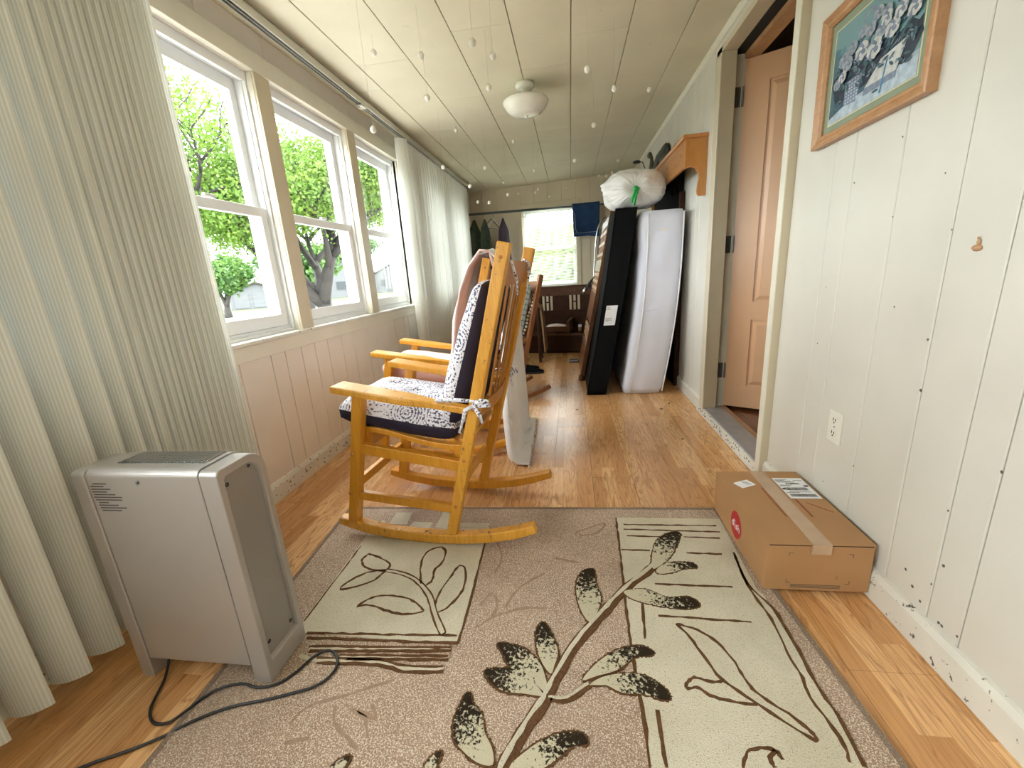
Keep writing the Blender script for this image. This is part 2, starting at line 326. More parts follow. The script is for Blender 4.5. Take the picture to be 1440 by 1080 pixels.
# ------------------------------------------------------------ mesh helpers
class MB:
    def __init__(s): s.v = []; s.f = []; s.mi = []; s.attr = None
    def add(s, vs, fs, mi=0):
        b = len(s.v); s.v += [tuple(p) for p in vs]; s.f += [tuple(b + i for i in f) for f in fs]; s.mi += [mi] * len(fs); return s
    def box(s, x0, x1, y0, y1, z0, z1, mi=0):
        return s.add([(x0, y0, z0), (x1, y0, z0), (x1, y1, z0), (x0, y1, z0), (x0, y0, z1), (x1, y0, z1), (x1, y1, z1), (x0, y1, z1)],
                     [(0, 3, 2, 1), (4, 5, 6, 7), (0, 1, 5, 4), (1, 2, 6, 5), (2, 3, 7, 6), (3, 0, 4, 7)], mi)
    def prism(s, poly, axis, a, b, mi=0):
        """poly: 2-D outline; axis 'x','y','z' = extrusion axis from a to b"""
        n = len(poly)
        def P(u, w, t): return {'x': (t, u, w), 'y': (u, t, w), 'z': (u, w, t)}[axis]
        vs = [P(u, w, a) for u, w in poly] + [P(u, w, b) for u, w in poly]
        return s.add(vs, [tuple(range(n))[::-1], tuple(range(n, 2 * n))] + [(i, (i + 1) % n, n + (i + 1) % n, n + i) for i in range(n)], mi)
    def bar(s, p, q, wdt, hgt, up=(0, 0, 1), mi=0):
        p = Vector(p); q = Vector(q); d = (q - p).normalized(); up = Vector(up)
        sd = d.cross(up).normalized(); u = sd.cross(d)
        vs = []
        for c in (p, q):
            for a, b in ((-1, -1), (1, -1), (1, 1), (-1, 1)): vs.append(c + sd * a * wdt / 2 + u * b * hgt / 2)
        return s.add(vs, [(0, 1, 2, 3), (7, 6, 5, 4), (0, 4, 5, 1), (1, 5, 6, 2), (2, 6, 7, 3), (3, 7, 4, 0)], mi)
    def tube(s, pts, r, n=8, cap=True, mi=0):
        pts = [Vector(p) for p in pts]; b = len(s.v); rs = r if isinstance(r, (list, tuple)) else [r] * len(pts)
        pu = None; vs = []
        for i, p in enumerate(pts):
            d = (pts[min(i + 1, len(pts) - 1)] - pts[max(i - 1, 0)]).normalized()
            if pu is None: pu = d.orthogonal().normalized()
            else: pu = (pu - d * pu.dot(d)); pu = pu.normalized() if pu.length > 1e-6 else d.orthogonal().normalized()
            w_ = d.cross(pu)
            for k in range(n):
                a = 2 * PI * k / n; vs.append(p + (pu * math.cos(a) + w_ * math.sin(a)) * rs[i])
        fs = []
        for i in range(len(pts) - 1):
            for k in range(n): fs.append((i * n + k, i * n + (k + 1) % n, (i + 1) * n + (k + 1) % n, (i + 1) * n + k))
        if cap: fs += [tuple(range(n))[::-1], tuple((len(pts) - 1) * n + k for k in range(n))]
        return s.add(vs, fs, mi)
    def lathe(s, prof, c=(0, 0, 0), n=28, mi=0):
        vs = []; fs = []
        for r, z in prof:
            for k in range(n): a = 2 * PI * k / n; vs.append((c[0] + r * math.cos(a), c[1] + r * math.sin(a), c[2] + z))
        for i in range(len(prof) - 1):
            for k in range(n): fs.append((i * n + k, i * n + (k + 1) % n, (i + 1) * n + (k + 1) % n, (i + 1) * n + k))
        return s.add(vs, fs, mi)
    def ribbon(s, pts, wdt, z0, z1, wob=0, mi=0, smooth_=True):
        """closed-profile flat strip following a 2-D polyline"""
        P = []
        if smooth_ and len(pts) > 2:
            q = [Vector(p) for p in pts]; Q = []; n_ = len(q)
            for i in range(n_ - 1):
                p0, p1, p2, p3 = q[max(0, i - 1)], q[i], q[i + 1], q[min(n_ - 1, i + 2)]
                for t in (0, 0.25, 0.5, 0.75): Q.append(0.5 * ((2 * p1) + (p2 - p0) * t + (2 * p0 - 5 * p1 + 4 * p2 - p3) * t * t + (3 * p1 - p0 - 3 * p2 + p3) * t ** 3))
            pts = Q + [q[-1]]
        for i in range(len(pts) - 1):
            a = Vector(pts[i]); b = Vector(pts[i + 1]); k = max(1, int((b - a).length / 0.02))
            P += [a.lerp(b, t / k) for t in range(k)]
        P.append(Vector(pts[-1])); vs = []
        for i, p in enumerate(P):
            d = (P[min(i + 1, len(P) - 1)] - P[max(i - 1, 0)]).normalized(); nn = Vector((-d.y, d.x))
            wv = wdt * (1 + wob * random.uniform(-1, 1)); o = nn * random.uniform(-1, 1) * wdt * wob * 0.4
            l = p + o + nn * wv / 2; r_ = p + o - nn * wv / 2
            vs += [(l.x, l.y, z0), (l.x, l.y, z1), (r_.x, r_.y, z1), (r_.x, r_.y, z0)]
        fs = []
        for i in range(len(P) - 1):
            a = i * 4; b = a + 4; fs += [(a, b, b + 1, a + 1), (a + 1, b + 1, b + 2, a + 2), (a + 2, b + 2, b + 3, a + 3)]
        return s.add(vs, fs, mi)
    def ball(s, c, r, n=10, m=7, sc=(1, 1, 1), jit=0, mi=0):
        vs = []
        for i in range(m + 1):
            th = PI * i / m
            for k in range(n):
                a = 2 * PI * k / n; rr = r * (1 + random.uniform(-jit, jit))
                vs.append((c[0] + rr * sc[0] * math.sin(th) * math.cos(a), c[1] + rr * sc[1] * math.sin(th) * math.sin(a), c[2] + rr * sc[2] * math.cos(th)))
        fs = []
        for i in range(m):
            for k in range(n): fs.append((i * n + k, (i + 1) * n + k, (i + 1) * n + (k + 1) % n, i * n + (k + 1) % n))
        return s.add(vs, fs, mi)
    def xf(s, M): s.v = [tuple(M @ Vector(p)) for p in s.v]; return s
    def build(s, name, mats, parent=None, world=False, bevel=0, smooth=False, sub=0, seg=2, fix=True):
        off = Vector((0, 0, 0)); org = None
        if parent is None or world is True:
            if parent is None:
                xs = [p[0] for p in s.v]; ys = [p[1] for p in s.v]; zs = [p[2] for p in s.v]
                org = Vector(((min(xs) + max(xs)) / 2, (min(ys) + max(ys)) / 2, min(zs))); off = org
            else:
                q = parent
                while q: off = off + Vector(q.location); q = q.parent
        me = bpy.data.meshes.new(name)
        me.from_pydata([(p[0] - off.x, p[1] - off.y, p[2] - off.z) for p in s.v], [], s.f)
        if not isinstance(mats, (list, tuple)): mats = [mats]
        for m in mats: me.materials.append(MATS[m])
        if len(mats) > 1: me.polygons.foreach_set('material_index', s.mi)
        if fix:
            bm = bmesh.new(); bm.from_mesh(me); bmesh.ops.remove_doubles(bm, verts=bm.verts, dist=1e-6); bmesh.ops.recalc_face_normals(bm, faces=bm.faces); bm.to_mesh(me); bm.free()
        if smooth: me.polygons.foreach_set('use_smooth', [True] * len(me.polygons))
        me.update()
        o = bpy.data.objects.new(name, me); COL.objects.link(o)
        if org is not None: o.location = org
        if parent: o.parent = parent
        if bevel:
            b = o.modifiers.new('bevel', 'BEVEL'); b.width = bevel; b.segments = seg; b.limit_method = 'ANGLE'; b.angle_limit = math.radians(40)
            b.use_clamp_overlap = True
        if sub:
            b = o.modifiers.new('sub', 'SUBSURF'); b.levels = sub; b.render_levels = sub
        if smooth and bevel: pass
        return o
def tag(o, label=None, cat=None, group=None, kind=None):
    if label: o['label'] = label
    if cat: o['category'] = cat
    if group: o['group'] = group
    if kind: o['kind'] = kind
    return o
def thing(name, label, cat, loc=(0, 0, 0), rz=0, group=None):
    o = bpy.data.objects.new(name, None); COL.objects.link(o); o.location = loc; o.rotation_euler = (0, 0, rz)
    o.empty_display_size = 0.05
    return tag(o, label, cat, group)
def struct(name, loc=(0, 0, 0), rz=0):
    o = bpy.data.objects.new(name, None); COL.objects.link(o); o.location = loc; o.rotation_euler = (0, 0, rz); o['kind'] = 'structure'; o.empty_display_size = 0.05; return o
def S(o): o['kind'] = 'structure'; return o
def copy_obj(o, parent, loc=None, rot=None):
    c = o.copy(); COL.objects.link(c); c.parent = parent
    if loc is not None: c.location = loc
    if rot is not None: c.rotation_euler = rot
    return c
PANELS = [[(-0.862,1.431),(-0.857,0.966),(-0.826,0.925),(-0.348,0.92),(-0.347,1.053),(-0.353,1.21),(-0.358,1.373),(-0.355,1.48),(-0.624,1.46)],[(0.157,1.569),(0.564,1.572),(0.55,1.182),(0.56,1.162),(0.561,0.975),(0.566,0.878),(0.559,0.752),(0.558,0.695),(0.558,0.671),(0.135,0.631),(0.137,0.757),(0.135,0.857),(0.137,1.046),(0.145,1.237)]]
BLOCKS = [[(-0.87,1.482),(-0.839,1.52),(-0.818,1.494),(-0.826,1.463)],[(-0.803,1.49),(-0.804,1.577),(-0.731,1.58),(-0.721,1.487)],[(-0.706,1.457),(-0.698,1.509),(-0.614,1.507),(-0.613,1.456)],[(-0.59,1.471),(-0.589,1.601),(-0.533,1.58),(-0.502,1.465)],[(-0.499,1.475),(-0.502,1.51),(-0.361,1.51),(-0.367,1.48)]]
LEAVES = [[(0.027,1.021),(-0.001,1.076),(-0.011,1.16),(0.007,1.231),(0.041,1.252),(0.053,1.24),(0.054,1.186),(0.066,1.121),(0.051,1.06)],[(-0.081,0.849),(-0.112,0.894),(-0.128,0.957),(-0.123,0.997),(-0.105,1.01),(-0.077,0.961),(-0.063,0.913),(-0.071,0.875)],[(-0.234,0.929),(-0.199,0.931),(-0.155,0.918),(-0.114,0.883),(-0.095,0.845),(-0.086,0.796),(-0.126,0.825),(-0.16,0.84),(-0.193,0.866),(-0.216,0.902)],[(-0.253,0.841),(-0.235,0.851),(-0.188,0.855),(-0.147,0.841),(-0.095,0.792),(-0.142,0.791),(-0.192,0.793),(-0.227,0.81)],[(-0.288,0.779),(-0.276,0.78),(-0.268,0.759),(-0.237,0.731),(-0.223,0.693),(-0.201,0.664),(-0.193,0.631),(-0.227,0.632),(-0.266,0.653),(-0.292,0.677),(-0.301,0.72),(-0.293,0.76)],[(-0.157,0.629),(-0.128,0.661),(-0.081,0.695),(-0.037,0.71),(-0.003,0.71),(0.008,0.69),(-0.02,0.688),(-0.047,0.663),(-0.083,0.636),(-0.124,0.619)],[(-0.543,0.594),(-0.528,0.612),(-0.512,0.618),(-0.513,0.596),(-0.527,0.581)],[(-0.338,0.613),(-0.333,0.63),(-0.312,0.646),(-0.314,0.615),(-0.323,0.6)],[(0.249,1.269),(0.264,1.349),(0.295,1.423),(0.351,1.472),(0.388,1.466),(0.353,1.382),(0.313,1.318),(0.266,1.27)],[(0.26,1.257),(0.304,1.295),(0.38,1.301),(0.397,1.277),(0.356,1.268),(0.31,1.248),(0.268,1.239)],[(0.139,1.147),(0.168,1.161),(0.215,1.162),(0.27,1.133),(0.338,1.138),(0.356,1.104),(0.304,1.09),(0.24,1.096),(0.169,1.117)],[(0.001,0.838),(0.033,0.882),(0.075,0.919),(0.12,0.943),(0.165,0.95),(0.192,0.933),(0.183,0.923),(0.141,0.914),(0.09,0.873),(0.039,0.853)],[(0.018,0.826),(0.051,0.85),(0.102,0.864),(0.146,0.865),(0.178,0.851),(0.204,0.827),(0.206,0.806),(0.186,0.804),(0.146,0.813),(0.096,0.813),(0.055,0.831)]]
BRANCH = [[(-0.178,0.608),(-0.173,0.628),(-0.139,0.703),(-0.092,0.786),(-0.081,0.813),(-0.024,0.932),(0.05,1.04),(0.148,1.168),(0.24,1.263),(0.265,1.297)],[(-0.08,0.787),(-0.036,0.789),(0.018,0.83)]]
LINES = [[(-0.853,1.338),(-0.853,0.966)],[(-0.348,0.92),(-0.347,1.053),(-0.353,1.21),(-0.358,1.373),(-0.355,1.48)],[(-0.689,1.213),(-0.616,1.198),(-0.541,1.158),(-0.481,1.098),(-0.44,1.027),(-0.392,0.956)],[(-0.687,1.198),(-0.615,1.183),(-0.55,1.146),(-0.494,1.086),(-0.454,1.017),(-0.409,0.95),(-0.392,0.956)],[(-0.8,1.292),(-0.807,1.255),(-0.781,1.222),(-0.744,1.207),(-0.691,1.207),(-0.691,1.24),(-0.745,1.273),(-0.8,1.292)],[(-0.69,1.204),(-0.755,1.19),(-0.803,1.137),(-0.808,1.104),(-0.758,1.122),(-0.71,1.155),(-0.69,1.204)],[(-0.712,1.033),(-0.68,1.075),(-0.615,1.087),(-0.551,1.077),(-0.5,1.044),(-0.49,1.026),(-0.551,1.014),(-0.615,1.026),(-0.674,1.043),(-0.712,1.033)],[(-0.537,1.146),(-0.57,1.24),(-0.571,1.31),(-0.532,1.345),(-0.5,1.321),(-0.495,1.257),(-0.511,1.216),(-0.503,1.166),(-0.517,1.139)],[(-0.457,1.062),(-0.459,1.111),(-0.44,1.195),(-0.429,1.24),(-0.405,1.235),(-0.385,1.161),(-0.389,1.104),(-0.416,1.049),(-0.438,1.028)],[(-0.817,0.926),(-0.651,0.932),(-0.356,0.948)],[(-0.806,0.909),(-0.565,0.916),(-0.349,0.923)],[(-0.78,0.881),(-0.363,0.907)],[(-0.771,0.867),(-0.36,0.897)],[(-0.674,0.86),(-0.363,0.88)],[(-0.646,0.85),(-0.36,0.87)],[(-0.726,0.832),(-0.552,0.839),(-0.468,0.826),(-0.363,0.834)],[(-0.735,0.847),(-0.551,0.853),(-0.475,0.842),(-0.368,0.848)],[(0.544,1.362),(0.531,1.208),(0.564,1.112),(0.566,0.999),(0.559,0.877),(0.566,0.8),(0.558,0.696)],[(0.544,1.362),(0.529,1.202),(0.541,1.073),(0.534,0.958),(0.536,0.888),(0.528,0.837),(0.543,0.751),(0.535,0.702)],[(0.183,1.519),(0.536,1.523)],[(0.179,1.487),(0.537,1.483)],[(0.186,1.445),(0.313,1.444)],[(0.396,1.447),(0.524,1.443)],[(0.155,1.361),(0.257,1.359)],[(0.381,1.352),(0.501,1.351)],[(0.243,1.191),(0.48,1.191)],[(0.228,1.06),(0.483,1.052)],[(0.192,1.108),(0.176,0.975)],[(0.171,0.778),(0.167,0.659)],[(0.273,1.033),(0.326,1.015),(0.367,0.976),(0.391,0.918),(0.401,0.864),(0.417,0.834),(0.474,0.781),(0.492,0.749),(0.482,0.745),(0.403,0.812),(0.344,0.866),(0.32,0.927),(0.299,0.988),(0.273,1.033)],[(0.343,0.862),(0.307,0.86),(0.279,0.867),(0.254,0.849),(0.254,0.836),(0.278,0.841),(0.302,0.824),(0.343,0.813),(0.402,0.81)],[(0.319,0.673),(0.34,0.703),(0.37,0.715),(0.398,0.713),(0.405,0.695)],[(0.384,0.679),(0.382,0.697),(0.398,0.713)],[(0.158,1.568),(0.146,1.239),(0.138,1.046),(0.135,0.856),(0.138,0.758),(0.134,0.656)]]
STRIPES = [[(-0.776,0.874),(-0.362,0.902)],[(-0.671,0.854),(-0.361,0.875)],[(-0.791,0.851),(-0.731,0.841),(-0.556,0.847),(-0.471,0.834),(-0.365,0.841)]]
EMBOSS = [[(-0.698,0.674),(-0.674,0.718),(-0.598,0.75),(-0.487,0.803)],[(-0.61,0.724),(-0.587,0.684),(-0.53,0.65),(-0.502,0.632)],[(-0.569,0.721),(-0.519,0.701),(-0.492,0.659)],[(-0.311,0.979),(-0.252,1.03),(-0.17,1.065),(-0.101,1.069)],[(-0.314,1.066),(-0.284,1.121),(-0.26,1.08),(-0.265,1.02)],[(-0.233,1.061),(-0.196,1.149),(-0.117,1.225)],[(-0.012,1.458),(0.109,1.531),(0.075,1.462),(0.007,1.443)],[(-0.311,1.382),(-0.278,1.295),(-0.292,1.215)],[(-0.086,1.305),(0.003,1.282)],[(-0.681,0.631),(-0.628,0.647)],[(-0.547,0.717),(-0.495,0.703),(-0.518,0.738)]]
LEAF_BASE=[(0.027,1.021),(-0.081,0.849),(-0.086,0.796),(-0.095,0.792),(-0.193,0.631),(-0.155,0.62),(-0.527,0.581),(-0.323,0.6),(0.262,1.27),(0.26,1.257),(0.139,1.147),(0.001,0.838),(0.018,0.826)]
# ------------------------------------------------------------ room shell
XL, XR, ZC, YB = -1.48, 0.882, 2.23, -2.2
FAR_RZ = math.atan2(-0.35, 2.36); FAR_O = (-1.48, 6.7, 0)
def far_y(x): return 6.7 - (x + 1.48) * 0.35 / 2.36
# floor: laminate planks laid along the room
fl = struct('floor', (0, 2, -0.03))
MB().box(XL - 0.15, XR + 0.02, YB - 0.1, 6.95, -0.05, -0.012).build('subfloor', 'groove_dark', fl, world=True)
PW = 0.195; row = 0; x = XL
while x < XR - 0.001:
    x1 = min(x + PW, XR + 0.01); y = YB - [0.0, 0.74, 0.31, 1.02, 0.55][row % 5]
    while y < 6.75:
        a = max(y, YB); b = min(y + 1.29, far_y(x) + 0.02)
        if b - a > 0.05: MB().box(x + 0.0006, x1 - 0.0006, a + 0.0006, b - 0.0006, -0.012, 0).build('floor_plank', 'laminate', fl, world=True)
        y += 1.29
    x += PW; row += 1
# ceiling: tongue and groove strips
ce = struct('ceiling', (0, 2, ZC))
MB().box(XL - 0.2, XR + 0.15, YB - 0.1, 6.95, ZC + 0.011, ZC + 0.08).build('ceiling_backing', 'groove_dark', ce, world=True)
for k in range(-5, 3):
    xa = max(0.039 + k * 0.305, XL - 0.02); xb = min(0.039 + (k + 1) * 0.305, XR + 0.02)
    y = YB - [0, 0.6, 0.2, 0.9][k % 4]
    while y < 6.8:
        a = max(y, YB); b = min(y + 1.22, 6.85)
        if b - a > 0.05: MB().box(xa + 0.0022, xb - 0.0022, a + 0.0007, b - 0.0007, ZC, ZC + 0.012).build('ceiling_panel', 'ceiling_paint', ce, world=True, bevel=0.0018, seg=1)
        y += 1.22
# left wall
BAYS_NEAR = [(-2.10, -1.35), (-1.23, -0.48), (-0.36, 0.39), (0.51, 1.26)]  # the bays beside and behind the camera are unseen, added for their daylight
BAYS_MID = [(1.38, 2.13), (2.25, 3.0), (3.12, 3.87)]
BAYS_FAR = [(4.15, 4.9), (5.02, 5.77)]
ZS, ZH = 0.795, 2.03
wl = struct('wall_left', (XL, 2, 0))
sh = MB(); sh.box(-1.66, -1.497, YB - 0.1, 6.9, -0.1, ZS - 0.02).box(-1.66, -1.497, YB - 0.1, 6.9, ZH, ZC + 0.05)
allb = BAYS_NEAR + BAYS_MID + BAYS_FAR; e = YB - 0.1
for a, b in allb + [(6.9, 7)]:
    if a - e > 0.2: sh.box(-1.66, -1.497, e, a, ZS - 0.03, ZH + 0.01)
    e = b
sh.build('wall_core', 'wall_left_paint', wl, world=True)
def boards(parent, edges, x0, x1, z0, z1, m):
    for a, b in zip(edges[:-1], edges[1:]):
        MB().box(x0, x1, a + 0.0016, b - 0.0016, z0, z1).build('wall_board', m, parent, world=True, bevel=0.0025, seg=1)
edl = [-2.2]; pat = [0.207, 0.107, 0.136, 0.127, 0.132, 0.2, 0.108, 0.2]; 
yy = 1.65
while yy > -2.0: yy -= 0.17; edl.insert(1, round(yy, 3)) 
edl += [1.65, 1.857, 1.964, 2.1, 2.227, 2.359, 2.52, 2.667]; yy = 2.667; i = 0
while yy < 6.5: yy += pat[i % 8]; i += 1; edl.append(round(yy, 3))
edl.append(6.7)
boards(wl, edl, -1.497, XL, 0.0, 0.715, 'wall_left_paint')
MB().box(-1.4985, -1.487, YB, 6.7, 0, 0.72).build('board_backing', 'groove_dark', wl, world=True)
eu = [-2.2]; yy = -2.2
while yy < 6.3: yy += 0.405; eu.append(yy)
eu.append(6.7)
boards(wl, eu, -1.497, XL, 2.10, ZC, 'wall_left_paint')
boards(wl, [3.95, 4.07], -1.497, XL, 0.72, 2.1, 'wall_left_paint')
boards(wl, [5.85, 6.05, 6.25, 6.45, 6.7], -1.497, XL, 0.715, 2.1, 'wall_left_paint')
def prism_board(x0, x1, y0, y1, z0, z1, name, m, parent, bev=0.003): return MB().box(x0, x1, y0, y1, z0, z1).build(name, m, parent, world=True, bevel=bev)
tr = struct('trim_1', (XL, 2.6, 0.7))       # window stool, apron and head board of the open windows
for (ga, gb) in ((-2.18, 1.30), (1.30, 3.95), (4.07, 5.85)):
    prism_board(-1.60, -1.452, ga, gb, 0.775, ZS, 'window_stool', 'trim_worn', tr, 0.005)
    prism_board(-1.497, -1.466, ga, gb, 0.705, 0.7745, 'apron_board', 'trim_paint', tr)
    prism_board(-1.497, -1.464, ga, gb, ZH, 2.118, 'head_board', 'trim_paint', tr)
posts = struct('trim_2', (XL, 2.6, 0.8))
for a, b in ((-2.2, -2.10), (-1.35, -1.23), (-0.48, -0.36), (0.39, 0.51), (1.26, 1.38), (2.13, 2.25), (3.0, 3.12), (3.87, 3.95), (4.07, 4.15), (4.9, 5.02), (5.77, 5.85)):
    o = prism_board(-1.64, -1.482, a, b, ZS, ZH, 'window_post', 'trim_paint', posts, 0.002)
    w2 = (b - a)
    prism_board(-1.482, -1.470, a + 0.002, a + w2 * 0.62, ZS, ZH, 'post_cover', 'trim_tan', posts, 0.002)
    prism_board(-1.482, -1.474, a + w2 * 0.63, b - 0.002, ZS, ZH, 'post_cover', 'trim_tan', posts, 0.002)
def ring(mb, x0, x1, y0, y1, z0, z1, t, tb=None, tt=None):
    tb = tb or t; tt = tt or t
    mb.box(x0, x1, y0, y1, z0, z0 + tb).box(x0, x1, y0, y1, z1 - tt, z1).box(x0, x1, y0, y0 + t, z0 + tb, z1 - tt).box(x0, x1, y1 - t, y1, z0 + tb, z1 - tt); return mb
wn = 0; proto = None
def window(y0, y1):
    global wn, proto
    wn += 1
    r = struct('window_%d' % wn, (-1.57, (y0 + y1) / 2, ZS))
    if proto:
        for ch in proto.children:
            c = copy_obj(ch, r)
            for g in ch.children: copy_obj(g, c)
        return r
    proto = r
    f = MB(); ring(f, -1.64, -1.53, y0, y1, ZS, ZH, 0.018, 0.03, 0.03); ring(f, -1.535, -1.512, y0, y1, ZS, ZH, 0.011, 0.014, 0.04)
    f.build('frame', 'vinyl', r, world=True, bevel=0.003)
    u = ring(MB(), -1.592, -1.567, y0 + 0.019, y1 - 0.019, 1.385, ZH - 0.031, 0.04, 0.036, 0.055).build('upper_sash', 'vinyl', r, world=True, bevel=0.003)
    l = ring(MB(), -1.562, -1.534, y0 + 0.019, y1 - 0.019, ZS + 0.031, 1.42, 0.042, 0.06, 0.042).build('lower_sash', 'vinyl', r, world=True, bevel=0.004)
    MB().box(-1.581, -1.578, y0 + 0.055, y1 - 0.055, 1.42, ZH - 0.08).build('glass_pane', 'window_glass', u, world=False)
    MB().box(-1.55, -1.547, y0 + 0.055, y1 - 0.055, ZS + 0.085, 1.385).build('glass_pane', 'window_glass', l, world=False)
    for c in (u, l):
        for g in c.children:
            g.location = -Vector(r.location)
    k = MB().box(-1.534, -1.516, (y0 + y1) / 2 - 0.03, (y0 + y1) / 2 + 0.03, 1.42, 1.432); k.build('sash_lock', 'vinyl', r, world=True, bevel=0.003)
    return r
for b in BAYS_MID + BAYS_NEAR + BAYS_FAR:
    window(*b); portal(-1.66, (b[0] + b[1]) / 2, (ZS + ZH) / 2, ZH - ZS, b[1] - b[0], (0, -PI / 2, 0))
sc8 = struct('light_dimmer', (-1.65, 0.885, ZS)); MB().box(-1.652, -1.6505, 0.51, 1.26, ZS, ZH).build('dimming_sheet', 'dimming_film', sc8, world=True)  # unseen sheet added outside the bay behind the blind to dim its light
bl = struct('baseboard_left', (XL, 2, 0))
bbp = lambda x, s: [(x, 0), (x + s * 0.016, 0), (x + s * 0.016, 0.075), (x + s * 0.008, 0.092), (x, 0.094)]
MB().prism(bbp(XL, 1), 'y', YB, 6.7).build('baseboard', 'trim_worn', bl, world=True)
# right wall with its doorway
wr = struct('wall_right', (XR, 2, 0))
ed = [-2.2, -2.05, -1.9, -1.7, -1.49, -1.39, -1.18, -0.98, -0.83, -0.68, -0.58, -0.37, -0.17, -0.02, 0.13, 0.23, 0.44, 0.60, 0.76, 0.925, 1.016, 1.162, 1.361, 1.566, 1.672, 1.93]
boards(wr, ed, XR, 0.9, 0, ZC, 'wall_cream')
boards(wr, [2.88, 3.0, 3.2, 3.3, 3.45, 3.66, 3.86, 4.07, 4.17, 4.37, 4.57, 4.77, 4.87, 5.07, 5.27, 5.47, 5.67, 5.87, 6.07, 6.27, 6.45], XR, 0.9, 0, ZC, 'wall_cream')
MB().box(0.897, 1.0, YB, 1.95, 0, ZC + 0.04).box(0.897, 1.0, 2.86, 6.6, 0, ZC + 0.04).box(0.897, 1.0, 1.9, 2.9, 2.13, ZC + 0.04).box(XR, 0.9, 1.93, 2.88, 2.12, ZC).build('wall_core', 'wall_cream', wr, world=True)
MB().box(0.888, 0.898, YB, 1.93, 0, ZC).box(0.888, 0.898, 2.88, 6.45, 0, ZC).build('board_backing', 'groove_dark', wr, world=True)
br = struct('baseboard_right', (XR, 1, 0))
MB().prism(bbp(XR, -1), 'y', YB, 1.93).build('baseboard', 'trim_worn', br, world=True)
MB().prism(bbp(XR, -1), 'y', 2.90, 6.36).build('baseboard', 'trim_worn', br, world=True)
t3 = struct('trim_3', (XR, 2, ZC))
MB().prism([(XR, ZC), (XR - 0.022, ZC), (XR - 0.02, ZC - 0.012), (XR - 0.008, ZC - 0.03), (XR, ZC - 0.032)], 'y', YB, 6.36).build('crown_strip', 'trim_paint', t3, world=True)
# far and back walls
wf = struct('wall_far', FAR_O, FAR_RZ)
WU0, WU1, WZ0, WZ1 = 0.80, 1.60, 0.785, 1.90
c = MB(); c.box(-0.1, WU0, 0.012, 0.12, 0, ZC + 0.05).box(WU1, 2.6, 0.012, 0.12, 0, ZC + 0.05).box(WU0, WU1, 0.012, 0.12, 0, WZ0).box(WU0, WU1, 0.012, 0.12, WZ1, ZC + 0.05)
c.build('wall_core', 'wall_far_paint', wf)
def fboards(ed, z0, z1):
    for a, b in zip(ed[:-1], ed[1:]): MB().box(a + 0.0015, b - 0.0015, 0, 0.0125, z0, z1).build('wall_board', 'wall_far_paint', wf, bevel=0.002, seg=1)
fboards([0, 0.2, 0.42, 0.6, WU0], 0, ZC); fboards([WU1, 1.8, 2.0, 2.2, 2.385], 0, ZC); fboards([WU0, 1.0, 1.2, 1.4, WU1], 0, WZ0); fboards([WU0, 1.0, 1.2, 1.4, WU1], WZ1, ZC)
t4 = struct('trim_4', FAR_O, FAR_RZ)
for q in ((WU0 - 0.06, WU0, WZ0 - 0.02, WZ1), (WU1, WU1 + 0.06, WZ0 - 0.02, WZ1), (WU0 - 0.06, WU1 + 0.06, WZ1, WZ1 + 0.07), (WU0 - 0.06, WU1 + 0.06, WZ0 - 0.09, WZ0 - 0.02)):
    MB().box(q[0], q[1], -0.018, 0.0, q[2], q[3]).build('window_casing', 'wall_far_paint', t4, bevel=0.003)
MB().box(WU0 - 0.07, WU1 + 0.07, -0.035, 0.08, WZ0 - 0.02, WZ0).build('window_stool', 'trim_tan', t4, bevel=0.003)
wfw = struct('window_9', FAR_O, FAR_RZ)
def ringx(mb, u0, u1, y0, y1, z0, z1, t): return mb.box(u0, u1, y0, y1, z0, z0 + t).box(u0, u1, y0, y1, z1 - t, z1).box(u0, u0 + t, y0, y1, z0 + t, z1 - t).box(u1 - t, u1, y0, y1, z0 + t, z1 - t)
ringx(MB(), WU0, WU1, 0.04, 0.115, WZ0, WZ1, 0.022).build('frame', 'vinyl', wfw, bevel=0.002)
u = ringx(MB(), WU0 + 0.022, WU1 - 0.022, 0.085, 0.105, 1.32, WZ1 - 0.022, 0.035).build('upper_sash', 'vinyl', wfw, bevel=0.002)
l = ringx(MB(), WU0 + 0.022, WU1 - 0.022, 0.055, 0.08, WZ0 + 0.022, 1.36, 0.04).build('lower_sash', 'vinyl', wfw, bevel=0.002)
MB().box(WU0 + 0.05, WU1 - 0.05, 0.094, 0.097, 1.35, WZ1 - 0.05).build('glass_pane', 'window_glass', u); MB().box(WU0 + 0.05, WU1 - 0.05, 0.066, 0.069, WZ0 + 0.05, 1.33).build('glass_pane', 'window_glass', l)
fd = Vector((math.cos(FAR_RZ), math.sin(FAR_RZ), 0)); fn = Vector((-fd.y, fd.x, 0)); cpos = Vector(FAR_O) + fd * 1.2 + fn * 0.14
portal(cpos.x, cpos.y, 1.34, 0.8, 1.12, (-PI / 2, 0, FAR_RZ))
wb = struct('wall_back', (0, YB, 0))     # behind the camera
MB().box(XL - 0.2, XR + 0.1, YB - 0.1, YB, 0, ZC + 0.05).build('wall_core', 'wall_cream', wb, world=True)
